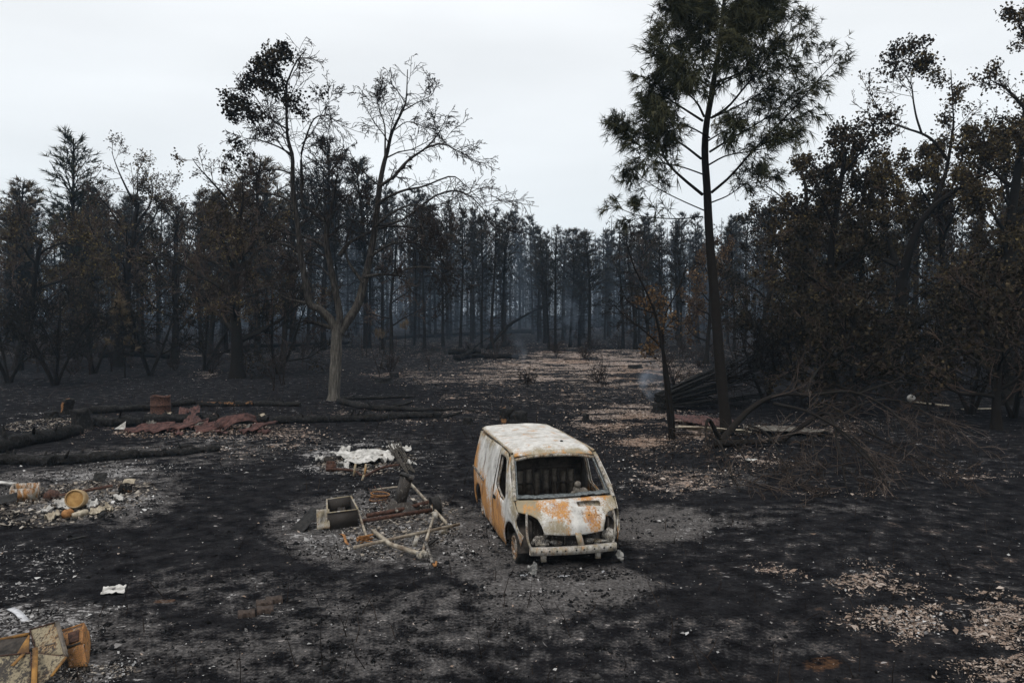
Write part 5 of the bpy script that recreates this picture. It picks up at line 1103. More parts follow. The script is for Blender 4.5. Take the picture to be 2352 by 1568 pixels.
# --- the tall pine on the right
pp = gp(1671, 996); PY = pp.y
pt = empty('tall_pine', pp, label='tall pine with green-grey crown at right, foot beside the fallen branches', category='tree')
z3 = lambda x, y: (1375 + .3231 * x, .3231 * y)
pb_ = MB(); TP = Tree(9)
trk = [(1671, 996), (1662, 920), (1652, 820), (1643, 700), (1634, 600), (1628, 520), (1624, 436), (1619, 355), (1622, 291), (1633, 226), (1646, 145), (1656, 81), (1662, 20), (1668, -60), (1672, -130)]
tq = [W(u, v, PY - .0 * k) for k, (u, v) in enumerate(trk)]; tq[0] = pp - Vector((0, 0, .15))
tube_tree(pb_, tq, .20, .04, 40, 12, .45, .25, .35, 2, pp)
PL = [([(740,1385),(600,1270),(500,1170),(440,1050),(400,920),(370,780)], -.9, .09), ([(450,1100),(300,1040),(200,950),(110,860)], -.6, .035), ([(730,1130),(600,1030),(480,960),(380,860),(300,700)], 1.2, .08), ([(740,860),(600,770),(480,690),(360,560)], -1.4, .07), ([(750,830),(690,720),(560,600),(450,430)], 1.0, .07),
      ([(790,560),(740,450),(740,300),(700,100)], -.7, .06), ([(830,385),(720,300),(600,180),(560,60)], .7, .05), ([(800,1370),(930,1260),(1080,1090),(1250,910),(1400,760),(1550,580),(1690,430)], -.8, .085), ([(790,1080),(950,980),(1130,880),(1280,770),(1400,640)], 1.2, .07),
      ([(800,840),(920,760),(1030,630),(1130,510),(1250,330),(1370,120)], -1.0, .075), ([(800,840),(960,770),(1150,660),(1350,480),(1440,250)], 1.5, .06), ([(840,580),(1000,520),(1100,400),(1200,200),(1260,40)], -.6, .06), ([(850,380),(950,280),(1100,60)], .8, .05), ([(860,300),(820,200),(800,50)], -.8, .04),
      ([(740,1540),(560,1555),(300,1535),(110,1465)], -1.4, .045), ([(300,1535),(260,1470),(250,1410)], .2, .018), ([(760,1500),(600,1430),(420,1340),(300,1250),(240,1190)], 1.0, .04), ([(800,1440),(920,1390),(1060,1300),(1250,1240)], 1.6, .045), ([(770,1250),(600,1190),(450,1160),(340,1130)], -2.0, .045), ([(770,1180),(900,1110),(1050,1080),(1250,1040),(1400,960)], -1.5, .05),
      ([(790,980),(640,900),(520,880),(420,830)], -2.2, .05), ([(780,1000),(900,930),(1000,900)], -2.2, .045), ([(820,640),(700,560),(560,480),(460,380)], -2.0, .05), ([(830,620),(950,560),(1150,480),(1290,380)], 2.2, .05), ([(860,330),(1000,230),(1180,130)], -1.8, .045), ([(860,300),(720,200),(560,100),(500,30)], -1.5, .045), ([(850,450),(700,400),(520,330),(430,200)], 1.8, .05), ([(880,150),(1000,80),(1150,-40)], .4, .04), ([(880,150),(760,60),(640,-60)], -.4, .04),
      ([(800,760),(760,640),(690,560),(600,480)], -2.4, .04), ([(820,660),(900,560),(930,440),(950,330)], -2.4, .04), ([(840,480),(900,360),(960,200),(980,60)], -2.0, .04), ([(885,60),(960,-60),(1000,-200)], -.8, .035), ([(885,60),(800,-80),(760,-200)], .8, .035), ([(890,-40),(900,-160),(900,-300)], 0, .04), ([(900,-100),(1050,-200),(1150,-260)], .5, .03), ([(890,-100),(700,-180),(600,-220)], -.5, .03), ([(880,100),(1050,20),(1250,-100)], -1.2, .035)]
SP_P = [dict(n=(11, 14), lr=.30, ang=.75, wig=.14, trop=.05, seg=4, sides=4, rr=.5, t0=.22), dict(n=(6, 8), lr=.45, ang=.75, wig=.25, trop=-.02, seg=3, sides=3, rr=.6, t0=.2)]
tuf_p, tuf_d, tuf_t = [], [], []
for k, (pts, dy, r0) in enumerate(PL):
    w = [W(*z3(x, y), PY + dy * i / (len(pts) - 1)) - pp for i, (x, y) in enumerate(pts)]
    q = resample(w, 14); pb_.tubes(q, np.linspace(r0 * .6, .010, 14), 6, .3)
    n0 = len(TP.tips); low = pts[0][1] > 1150
    L = float(np.linalg.norm(np.diff(q, axis=0), axis=1).sum())
    TP.sprout(dup_(q[2:]), r0 * .6, .012, min(L, 4.2), SP_P, 0, .3)
    TP.tips.append((tuple(q[-1]), tuple(q[-1] - q[-2])))
    for e, d_ in TP.tips[n0:]:
        if low and TP.r.random() < .42 and e[2] < 9.5: continue
        for _ in range(1 + (e[2] > 8.5) + (e[2] > 14)): tuf_p.append(tuple(a + TP.r.gauss(0, .16) * (_ > 0) for a in e)); tuf_d.append([a / (math.sqrt(sum(c * c for c in d_)) + 1e-9) for a in d_]); tuf_t.append(min(1, max(0, TP.r.gauss(.56, .2) + (e[2] - 11) * .02)))
        continue; m = math.sqrt(sum(a * a for a in d_)) + 1e-9; tuf_d.append([a / m for a in d_]); tuf_t.append(min(1, max(0, TP.r.gauss(.56, .2) + (e[2] - 11) * .02)))
pb_.build('trunk', M_BARK, pt, True); TP.bake(MB(), rmin=.008).build('branches', M_BARK, pt)
MB().tufts(tuf_p, tuf_d, 13, .34, .0125, .48, .45, tuf_t).build('needles', M_NEEDLE, pt)
print('pine tufts', len(tuf_p), 'twigs', len(T1.tips))

# --- far pine wood: a few builds, copied tree by tree
def pine_proto(seed, h, bare=.55, scale=1.0, full=1.0, rise=.0):
    T = Tree(seed); mb = MB(); r = T.r
    lean = (r.gauss(0, .028), r.gauss(0, .028)); n = 12
    tq = np.array([(lean[0] * z + .12 * math.sin(z * .35 + seed), lean[1] * z + .1 * math.cos(z * .3 + seed), z - .15 * (z < .1)) for z in np.linspace(0, h, n)])
    rr = np.linspace(.18, .04, n); rr[0] *= 1.3; mb.tubes(tq, rr, 8, tone=np.linspace(.3, .5, n)[None])
    P, D = [], []
    z = h * bare
    while z < h * .985:
        f = (z - h * bare) / (h * (1 - bare)); L = (2.0 * max(0, 1 - f ** 2.4) ** .8 * (.5 + .5 * min(1, f * 2.5)) + .4) * scale
        for _ in range(r.randint(3, 5)):
            a = r.uniform(0, 6.28); L2 = L * r.choice((.35, .7, 1, 1.25)); d = (math.cos(a), math.sin(a), .3 + rise + .5 * f)
            i = min(int(z / h * (n - 1)), n - 2); g = z / h * (n - 1) - i; p0 = tq[i] * (1 - g) + tq[i + 1] * g
            pa = T.wander(tuple(p0), d, L2 * r.uniform(.6, 1.15), 4, .16, .10); T.add(pa, .035, .01, 4, .4)
            for s_ in range(r.randint(3, 6)):
                t = r.uniform(.35, 1.0); kk = min(int(t * 4), 3); b0 = pa[kk]; ch = T.wander(b0, (d[0] + r.gauss(0, .6), d[1] + r.gauss(0, .6), .5), L * .3, 2, .2, .12); T.add(ch, .014, .006, 3, .4)
                if r.random() < full: P.append(ch[-1]); D.append((ch[-1][0] - ch[-2][0], ch[-1][1] - ch[-2][1], ch[-1][2] - ch[-2][2] + .1))
        z += r.uniform(.25, .75)
    z = h * .10
    while z < h * bare + .8:                              # dead lower whorls
        for _ in range(r.randint(2, 4)):
            a = r.uniform(0, 6.28); i = min(int(z / h * (n - 1)), n - 2); pa = T.wander(tuple(tq[i] + (tq[i + 1] - tq[i]) * (z / h * (n - 1) - i)), (math.cos(a), math.sin(a), r.uniform(-.15, .35)), r.uniform(.5, 2.3) * (.5 + z / h), 4, .2, -.01); T.add(pa, .022, .008, 3, .4)
            for _ in range(4): T.add(T.wander(pa[r.randint(1, 3)], (math.cos(a) + r.gauss(0, .8), math.sin(a) + r.gauss(0, .8), r.gauss(0, .6)), r.uniform(.3, .9), 2, .25, -.03), .012, .006, 3, .4)
        z += r.uniform(.28, .6)
    P = np.array(P); D = np.array(D); D /= np.linalg.norm(D, axis=1, keepdims=True)
    nd = MB().tufts(P, D, 9, .50, .026, .50, .06, np.clip(nr.beta(2, 2.5, len(P)) * (.35 + .75 * P[:, 2] / h), 0, 1))
    T.bake(mb, rmin=.017)
    return mb.mesh('trunk', True), nd.mesh('needles')
PROT = [pine_proto(100 + k, 16.0, (.42, .50, .36, .45, .55, .40, .34, .45)[k], (1, .8, 1.2, .95, .75, 1.05, .9, 1.1)[k], (.8, .6, .95, .4, .65, .8, .7, .2)[k], (0, .5, .25, .7, .4, .1, .6, .2)[k]) for k in range(8)] + [pine_proto(120, 16.0, .45, 1.25, 1.0, .8), pine_proto(121, 16.0, .5, 1.15, 1.0, 1.0)]
for a, c in PROT:
    a.materials.append(M_BARK); c.materials.append(M_NEEDLE_FAR)
SKY_U = [-400, 0, 150, 400, 560, 740, 850, 1000, 1100, 1160, 1250, 1330, 1390, 1440, 1520, 1620, 1800, 2352, 2800]
SKY_V = [440, 455, 430, 470, 430, 400, 420, 455, 490, 485, 505, 540, 535, 525, 495, 500, 480, 470, 440]
fr_ = random.Random(77); placed = []
def pine_at(x, y, h, proto, rz, label, group, name='burnt_pine', parts=2):
    z = hz(x, y); s_ = h / 16.0
    o = empty(name, (x, y, z), rz, label=label, category='tree', group=group); o.scale = (.55 + .45 * s_, .55 + .45 * s_, s_)
    for nm, me in list(zip(('trunk', 'needles'), proto))[:parts]: link(nm, me, None, o)
    return o
cnt = 0; tries = 0
while cnt < 285 and tries < 20000:
    tries += 1
    y = fr_.uniform(74, 150); u = fr_.uniform(-260, 2600); x = (u - 1176) / FPX * y
    edge = 78 if (u < 700 or u > 1750) else 84
    y = edge + (150 - edge) * fr_.random() ** 1.25; x = (u - 1176) / FPX * y
    if any((x - a) ** 2 + (y - b) ** 2 < 3.2 for a, b in placed): continue
    placed.append((x, y)); top = np.interp(u, SKY_U, SKY_V) + abs(fr_.gauss(0, 34)) - 8
    h = CAM_H + (720 - top) / FPX * y - hz(x, y); h = max(6.5, min(h, 22))
    pine_at(x, y, h, PROT[fr_.randrange(8)], fr_.uniform(0, 6.28), 'burnt pine standing in the far pine wood', 'pines of the far wood').scale.x *= fr_.uniform(.75, 1.35); cnt += 1
# beyond them the wood closes into one mass
mb = MB(); nb_ = MB(); M2 = 900
fx = nr.uniform(-155, 155, M2); fy = nr.uniform(152, 225, M2); fz = hgt(fx, fy); fh = nr.uniform(14, 22, M2)
mb.tubes(np.stack([np.stack([fx, fy, fz], 1), np.stack([fx + nr.normal(size=M2) * .3, fy, fz + fh], 1)], 1), np.stack([np.full(M2, .17), np.full(M2, .05)], 1), 5, nr.uniform(.2, .6, M2))
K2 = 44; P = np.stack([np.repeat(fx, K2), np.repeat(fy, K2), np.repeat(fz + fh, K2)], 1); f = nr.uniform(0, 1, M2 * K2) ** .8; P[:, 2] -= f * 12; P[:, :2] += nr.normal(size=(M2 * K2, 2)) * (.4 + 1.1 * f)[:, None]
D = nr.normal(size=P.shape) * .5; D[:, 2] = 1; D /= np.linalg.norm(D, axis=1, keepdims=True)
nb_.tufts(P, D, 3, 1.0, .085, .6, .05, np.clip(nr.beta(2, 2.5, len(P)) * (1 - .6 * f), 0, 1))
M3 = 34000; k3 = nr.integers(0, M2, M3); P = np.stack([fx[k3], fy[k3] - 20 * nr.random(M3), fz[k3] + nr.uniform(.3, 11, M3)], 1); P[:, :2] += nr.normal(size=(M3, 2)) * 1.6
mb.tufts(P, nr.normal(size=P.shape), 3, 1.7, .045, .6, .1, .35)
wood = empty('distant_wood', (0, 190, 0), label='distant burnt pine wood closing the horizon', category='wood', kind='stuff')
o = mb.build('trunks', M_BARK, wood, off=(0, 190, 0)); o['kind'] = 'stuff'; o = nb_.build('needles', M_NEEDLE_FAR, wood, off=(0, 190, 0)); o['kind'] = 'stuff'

# --- broadleaf trees: builder for oaks with wide crowns
def oak(name, base, h, spread, seed, label, leaf=None, leafn=0, lsize=.16, r0=.28, fork=.22, group=None, twig=M_TWIG_BROWN, lean=(0, 0), nl=9, clump=.55, density=1.0, ltone=(2, 3), stems=1, twr=.017):
    t = empty(name, base, label=label, category='tree', group=group); T = Tree(seed); mb = MB(); r = T.r
    for s_ in range(stems):
        a0 = 6.28 * s_ / stems + r.random(); sl = .45 if stems > 1 else .05
        d = (lean[0] + sl * math.cos(a0), lean[1] + sl * math.sin(a0), 1)
        tr_ = T.wander((0, 0, -.15), d, h * (.86 if stems == 1 else .8), 8, .06, .05); q = np.array(tr_)
        rr = np.linspace(r0, r0 * .35, 9) / (stems ** .5); rr[0] *= 1.45; mb.tubes(resample(q, 17), np.interp(np.linspace(0, 1, 17), np.linspace(0, 1, 9), rr), 10, .4)
        nlim = max(3, nl // stems)
        for k in range(nlim):
            f = fork + (1 - fork) * (k + r.random() * .6) / nlim; i = min(int(f * 8), 7); p0 = q[i] + (q[i + 1] - q[i]) * (f * 8 - i)
            a = 2.4 * k + r.uniform(-.5, .5) + a0; up_ = .2 + 1.3 * f * f; L = spread * (1.1 - .45 * f) * r.uniform(.75, 1.15)
            pa = T.wander(tuple(p0), (math.cos(a), math.sin(a), up_), L, 7, .14, .055); rl = r0 * (.5 - .25 * f) / stems ** .5
            mb.tubes(resample(pa, 12), np.linspace(rl, .02, 12), 7, .4)
            T.sprout(pa, rl * .8, .02, L, [dict(n=(6, 8), lr=.52, ang=.8, wig=.18, trop=.03, seg=4, sides=4, rr=.5, t0=.12), dict(n=(5, 6), lr=.52, ang=.75, wig=.22, trop=.0, seg=3, sides=3, rr=.5, t0=.2), dict(n=max(2, int(5 * density)), lr=.5, ang=.75, wig=.28, trop=-.02, seg=3, sides=3, rr=.6, t0=.2)], 0, .35)
    if stems > 1: T.bake(mb, rmin=twr); mb.build('stems', M_BARK, t, True)
    else: mb.build('trunk', M_BARK, t, True); T.bake(MB(), rmin=twr).build('branches', twig, t)
    if leafn:
        tp = np.array([a[0] for a in T.tips]); den = fbm(tp[:, 0] * clump + seed, tp[:, 2] * clump + tp[:, 1] * .6 * clump, seed, 2)
        w = smooth(.32, .62, den) + .04; idx = nr.choice(len(tp), size=leafn, p=w / w.sum())
        P = tp[idx] + nr.normal(size=(leafn, 3)) * .16
        MB().leaves(P, lsize * nr.uniform(.6, 1.3, leafn), np.clip(nr.beta(*ltone, leafn) + (den[idx] - .5) * .5, 0, 1), .38).build('foliage', leaf, t)
    return t
# left side, dark and half bare
def topped(u, vb, vt, **k): return gp(u, vb), CAM_H + (720 - vt) / FPX * gp(u, vb).y - gp(u, vb).z
b, h = topped(545, 868, 415); oak('dark_oak', b, h, 6.6, 21, 'dark bare oak left of the grey-trunked tree', M_LEAF_OLIVE, 4500, .14, .42, nl=13)
b, h = topped(272, 842, 385); oak('dark_oak', b, h, 7.2, 22, 'dark oak with brown leaves behind the young tan pine', M_LEAF_OLIVE, 6000, .15, .42, nl=13)
b, h = topped(126, 884, 600); oak('burnt_thicket', b, h * .9, 3.8, 23, 'many-stemmed black shrub tree at the far left', None, 0, r0=.22, stems=5, nl=10, fork=.3, density=.6)
b, h = topped(400, 835, 440); oak('dark_oak', b, h, 5.0, 24, 'thin dark oak between the two larger left ones', M_LEAF_DARK, 4000, .16, .3, nl=10)
b, h = topped(40, 850, 480); oak('dark_oak', b, h, 5.2, 25, 'dark oak at the left edge of the frame', M_LEAF_OLIVE, 5000, .16, .32, nl=10)
b, h = topped(650, 830, 470); oak('dark_oak', b, h, 4.6, 26, 'slim dark tree just behind the grey trunk', M_LEAF_DARK, 2500, .16, .26, nl=10)
b, h = topped(900, 812, 500); oak('bare_tree', b, h, 3.6, 27, 'slim bare tree under the right arm of the grey-trunked tree', None, 0, r0=.2, nl=9)
b, h = topped(480, 812, 455); oak('dark_oak', b, h, 5.0, 28, 'brownish tree behind the bare oak at left', M_LEAF_OLIVE, 6000, .2, .3, nl=10)
b, h = topped(180, 812, 500); oak('dark_oak', b, h, 5.0, 29, 'brownish tree behind the oak at far left', M_LEAF_OLIVE, 6000, .2, .3, nl=10)
for u, vb, vt, sd_, lb in ((20, 880, 640, 201, 'black many-stemmed thicket at the left frame edge'), (345, 862, 650, 202, 'black thicket between the left oaks'), (640, 858, 640, 203, 'black thicket left of the grey trunk'), (470, 850, 600, 204, 'tall black thicket left of the bare oak trunk'), (215, 858, 600, 205, 'tall black thicket left of the young tan pine')):
    b, h = topped(u, vb, vt); oak('burnt_thicket', b, h, 3.4, sd_, lb, M_LEAF_DARK, 1200, .14, .2, stems=3, nl=8, fork=.2, density=.6, twr=.018)
# standing pines at the left that top the wood
for u, y, vt, pr, lb in ((168, 72, 325, 8, 'tallest pine of the left skyline with open top'), (45, 74, 425, 9, 'pale round-topped pine at the left edge'), (585, 76, 372, 9, 'brown bushy pine behind the grey-trunked tree'), (745, 84, 335, 8, 'dark dense pine rising between the forks of the grey tree'), (845, 88, 385, 9, 'bushy pine right of the dense dark one')):
    x = (u - 1176) / FPX * y; o = pine_at(x, y, CAM_H + (720 - vt) / FPX * y, PROT[pr], u, lb, None, 'skyline_pine'); o.scale.x *= 1.5; o.scale.y *= 1.5
    n2 = [c for c in o.children if c.name.startswith('needles')][0]
    if u in (45, 168, 585): n2.data = n2.data.copy(); n2.data.materials[0] = M_NEEDLE_TAN if u != 168 else M_NEEDLE
b = gp(1273, 803); pine_at(b.x, b.y, CAM_H + (720 - 530) / FPX * b.y, PROT[3], 1, 'single slim pine standing in front of the far wood', None, 'slim_pine')
b = gp(1290, 800)
# young pine with tan needles
b = gp(288, 868); yp = empty('young_pine', b, label='young pine with dead tan needles in front of the dark oak', category='tree'); T = Tree(61); mb = MB()
hh = CAM_H + (720 - 672) / FPX * b.y - b.z; tr_ = T.wander((0, 0, -.1), (0, 0, 1), hh, 8, .03, .03); mb.tubes(np.array(tr_), np.linspace(.07, .02, 9), 6, .3); P, D = [], []
for k in range(26):
    f = .3 + .7 * k / 26; i = min(int(f * 8), 7); a = k * 2.4; L = 1.25 * (1.1 - f) + .15; pa = T.wander(tr_[i], (math.cos(a), math.sin(a), .5), L, 3, .1, .1); T.add(pa, .02, .008, 4, .3)
    for e in (pa[-1], pa[-2]): P.append(e); D.append((pa[-1][0] - pa[-2][0], pa[-1][1] - pa[-2][1], .3))
for k in range(6): P.append(tr_[-1 - k % 3]); D.append((T.r.gauss(0, .2), T.r.gauss(0, .2), 1))
k = [i for i in range(len(P)) if T.r.random() < .55 or P[i][2] > hh * .75]; P = np.array(P)[k]; D = np.array(D)[k]; D /= np.linalg.norm(D, axis=1, keepdims=True)
T.bake(mb, rmin=.01); mb.build('trunk', M_BARK, yp); MB().tufts(P, D, 40, .5, .014, .45, .35, nr.beta(3, 2, len(P))).build('needles', M_NEEDLE_TAN, yp)
for u, v, vt, lb in ((930, 802, 738, 'small scorched pine sapling with tan tuft left of the far log pile'), (872, 812, 760, 'tiny scorched pine sapling right of the grey trunk')):
    b = gp(u, v); hh = CAM_H + (720 - vt) / FPX * b.y - b.z; t = empty('pine_sapling', b, label=lb, category='sapling'); MB().tubes(np.array([(0, 0, -.1), (.05, 0, hh * .5), (0, 0, hh)]), np.array([.05, .04, .02]), 5).build('trunk', M_BARK, t)
    P = np.array([(rng.gauss(0, .25), rng.gauss(0, .25), hh * rng.uniform(.78, 1)) for _ in range(14)]); D = np.tile((0, 0, 1.0), (14, 1)); MB().tufts(P, D, 26, .6, .02, .4, .1, nr.beta(3, 2, 14)).build('needles', M_NEEDLE_TAN, t)

# --- right side: the big dark oak with traced limbs, and its neighbours
bo = gp(2040, 905); OY = bo.y
ok = empty('big_dark_oak', bo, label='large dark oak at the right with long limbs reaching to the edge', category='tree'); TO = Tree(41); ob = MB(); tips_o = []
OL = [([(2040, 910), (2048, 840), (2058, 780), (2068, 700), (2073, 640)], 0, .42, .30), ([(2073, 645), (2085, 590), (2110, 520), (2150, 470), (2210, 430), (2260, 400), (2310, 378)], -2, .24, .04), ([(2072, 650), (2056, 596), (2038, 540), (2030, 515), (2026, 440), (2024, 380)], 1.5, .18, .04), ([(2056, 785), (2120, 735), (2185, 670), (2250, 617), (2347, 541), (2420, 500)], -4, .24, .06), ([(2082, 762), (2140, 728), (2205, 699), (2280, 690), (2360, 667)], -6, .18, .05), ([(2070, 790), (2140, 770), (2200, 754), (2290, 760), (2370, 770)], -3, .16, .05),
      ([(2060, 610), (2020, 590), (1985, 560), (1950, 540)], 2.5, .14, .03), ([(2068, 690), (2010, 660), (1960, 650), (1900, 640)], -3, .15, .03), ([(2060, 770), (1990, 740), (1930, 735)], -2.5, .12, .03), ([(2140, 480), (2165, 420), (2178, 368), (2188, 300), (2190, 274), (2184, 161)], 1, .13, .02), ([(2178, 370), (2146, 326), (2117, 307), (2078, 294), (2036, 275), (2006, 229), (1993, 194)], .5, .085, .012), ([(2117, 307), (2105, 270), (2098, 233), (2092, 194), (2067, 158), (2062, 135)], .3, .06, .012), ([(2092, 194), (2095, 160), (2115, 145)], .2, .03, .01), ([(2245, 405), (2262, 350), (2271, 317), (2285, 270)], -.5, .09, .02), ([(2200, 440), (2280, 440), (2340, 410), (2400, 380)], -2, .09, .03)]
SP_O = [dict(n=(7, 9), lr=.42, ang=.75, wig=.16, trop=.04, seg=4, sides=4, rr=.5, t0=.2), dict(n=(5, 6), lr=.5, ang=.75, wig=.2, trop=.02, seg=3, sides=3, rr=.5, t0=.2), dict(n=(3, 5), lr=.5, ang=.75, wig=.25, trop=-.02, seg=3, sides=3, rr=.6, t0=.2)]
for k, (pts, dy, r0, r1) in enumerate(OL):
    y0 = OY + (OL[k][1] * 0); w = [W(u, v, OY + dy * i / (len(pts) - 1)) - bo for i, (u, v) in enumerate(pts)]; q = resample(w, 16)
    rr = np.linspace(r0, r1, 16)
    if k == 0: rr[0] *= 1.4
    ob.tubes(q, rr, 9, .35); L = float(np.linalg.norm(np.diff(q, axis=0), axis=1).sum())
    if k: TO.sprout(dup_(q[3:]), r0 * .5, r1, min(L, 5.0), SP_O, 0, .35)
ob.build('trunk', M_BARK, ok, True); TO.bake(MB(), rmin=.013).build('branches', M_TWIG, ok)
tp = np.array([t[0] for t in TO.tips]); vpx = to_px(tp[:, 0] + bo.x, tp[:, 1] + bo.y, tp[:, 2] + bo.z); den = fbm(tp[:, 0] * .55, tp[:, 2] * .55 + tp[:, 1] * .4, 6, 2)
w = smooth(.34, .6, den) * np.where(vpx[1] < 300, np.where(vpx[0] < 2120, .08, .5), 1) * np.where(vpx[1] > 640, .35, 1) + .01; nL = 17000; idx = nr.choice(len(tp), nL, p=w / w.sum())
P = tp[idx] + nr.normal(size=(nL, 3)) * .18
P2 = np.concatenate([np.array(W(u, v, OY + .3) - bo) + nr.normal(size=(90, 3)) * (.30, .3, .22) for u, v in ((2055, 118), (2070, 105), (2085, 112), (2105, 100), (2118, 98), (2060, 140), (2110, 142), (2130, 140), (2048, 155))])
lv = MB(); lv.leaves(P, nr.uniform(.09, .19, nL), np.clip(nr.beta(1.8, 3.0, nL) + (den[idx] - .5) * .7, 0, 1), .4); lv.leaves(P2, nr.uniform(.12, .2, len(P2)), .12, .4); lv.build('foliage', M_LEAF_OLIVE, ok)
for u, vb, vt, sp, sd_, mat_, nlf, lb, r0 in ((2310, 930, -40, 3.8, 71, M_LEAF_OLIVE, 13000, 'tall leafy tree cut by the top right corner', .32), (1905, 915, 262, 3.6, 72, M_LEAF_DARK, 11000, 'dark leafy tree just right of the tall pine', .26), (1840, 880, 330, 4.2, 73, M_LEAF_OLIVE, 9000, 'brown leafed tree behind the tall pine trunk', .28), (1985, 880, 318, 4.4, 74, M_LEAF_OLIVE, 11000, 'olive brown tree left of the big dark oak', .28), (2180, 880, 330, 5.0, 75, M_LEAF_OLIVE, 11000, 'dense brown tree behind the big dark oak', .3), (1740, 850, 430, 4.2, 76, M_LEAF_DARK, 7000, 'dark tree behind the smoking pole pile', .26), (2330, 860, 300, 5.5, 77, M_LEAF_OLIVE, 11000, 'brown leafy tree at the right edge behind the oak', .3), (1620, 835, 545, 3.6, 78, M_LEAF_BROWN, 3500, 'orange brown tree left of the tall pine trunk', .2), (2090, 850, 420, 5.0, 79, M_LEAF_DARK, 8000, 'dark tree filling the gap behind the oak trunk', .3), (1490, 815, 520, 3.2, 80, M_LEAF_DARK, 2000, 'slim dark tree at the right end of the far wood', .2), (2290, 985, 600, 3.2, 81, M_LEAF_DARK, 2600, 'low scorched tree nearest the right edge', .18), (1960, 960, 640, 3.0, 82, M_LEAF_DARK, 3000, 'low bare-stemmed tree behind the fallen crown', .15)):
    b, h = topped(u, vb, vt); oak('leafy_tree', b, h, sp, sd_, lb, mat_, int(nlf * 1.15), .15 if b.y < 45 else .18, r0, nl=12, fork=.16, density=.5, ltone=(1.8, 3.2), twr=.014)
for u, vb, vt, sd_, lb in ((1760, 925, 700, 211, 'black thicket just right of the pine trunk'), (1850, 935, 690, 212, 'black thicket behind the toppled tree'), (1950, 925, 660, 213, 'black thicket left of the big oak trunk'), (2130, 930, 660, 214, 'black thicket right of the big oak trunk'), (2230, 950, 640, 215, 'dark thicket behind the round white vessel'), (2330, 960, 620, 216, 'dark thicket at the right frame edge')):
    b, h = topped(u, vb, vt); oak('burnt_thicket', b, h, 3.0, sd_, lb, M_LEAF_DARK, 1500, .13, .16, stems=3, nl=8, fork=.2, density=.6, twr=.014)
# sapling with brown leaves
bs = gp(1546, 1008); SY = bs.y; sp_ = empty('brown_sapling', bs, label='thin forked sapling with brown leaves left of the pine trunk', category='tree'); TS = Tree(91); mb = MB()
for k, (pts, dy, r0) in enumerate((([(1546, 1012), (1543, 940), (1530, 850), (1520, 790), (1505, 720), (1480, 660), (1455, 610), (1440, 560)], -.6, .085), ([(1540, 1010), (1533, 930), (1522, 800), (1530, 720), (1560, 660), (1580, 600)], .8, .06), ([(1522, 800), (1480, 760), (1440, 730), (1410, 700)], -.5, .03), ([(1505, 720), (1450, 700), (1425, 660)], .4, .025))):
    q = resample([W(u, v, SY + dy * i / (len(pts) - 1)) - bs for i, (u, v) in enumerate(pts)], 14); mb.tubes(q, np.linspace(r0, .012, 14), 6, .3); L = float(np.linalg.norm(np.diff(q, axis=0), axis=1).sum()); TS.sprout(dup_(q[4:]), r0 * .5, .01, min(L, 2.2), SP_TWIG, 0, .35)
TS.bake(mb, rmin=.007); mb.build('trunk', M_BARK, sp_, True)
P = np.concatenate([np.array(W(u, v, SY + .2) - bs) + nr.normal(size=(m, 3)) * (rx, .25, rz) for u, v, m, rx, rz in ((1500, 790, 130, .12, .22), (1485, 800, 70, .1, .12), (1515, 745, 110, .12, .2), (1545, 735, 90, .1, .2), (1490, 700, 90, .14, .16), (1500, 670, 60, .14, .14), (1470, 690, 50, .1, .1), (1520, 700, 80, .12, .2))])
MB().leaves(P, nr.uniform(.06, .13, len(P)), nr.beta(2, 2, len(P)), .4).build('foliage', M_LEAF_BROWN, sp_)

# --- pole pile that still smokes, and the fallen crown
pl = empty('pole_pile', gp(1530, 945), label='smouldering pile of charred poles left of the pine trunk', category='pole pile')
for k in range(24):
    f = k / 23; v0 = 944 - 16 * f + rng.uniform(-3, 3); a = gp(1512 + rng.uniform(-8, 14), 944, .05 + f * .62 + rng.uniform(-.05, .05)); b = gp(1660 + rng.uniform(-20, 120), 925, .3 + f * 1.9 + rng.uniform(-.3, .3)); m = (a + b) / 2 + Vector((0, rng.uniform(-.3, .3), rng.uniform(-.1, .15)))
    log('pole', [a, m, b], rng.uniform(.05, .10), '', .02, seed=200 + k, up=0, parent=pl, n=8, sides=7)
T = Tree(95)
for k in range(9):
    a = gp(1600 + rng.uniform(-20, 90), 935, rng.uniform(.2, 1.6)) - pl.location; pa = T.wander(tuple(a), (1.0, rng.uniform(-.6, .6), rng.uniform(-.1, .8)), rng.uniform(2, 4.5), 6, .12, 0); T.add(pa, .03, .008, 4, .25); T.sprout(pa, .025, .006, 3.0, SP_TWIG, 0, .3)
T.bake(MB(), rmin=.010).build('twigs', M_BARK, pl)
stump(1512, 948, .45, .45, 'glowing-out black stump end of the smoking pole pile', 19)
fc = empty('toppled_tree', gp(1650, 1018), label='fallen bare tree crown spreading right of the pine foot', category='fallen tree'); T = Tree(96); mb = MB(); fl = fc.location
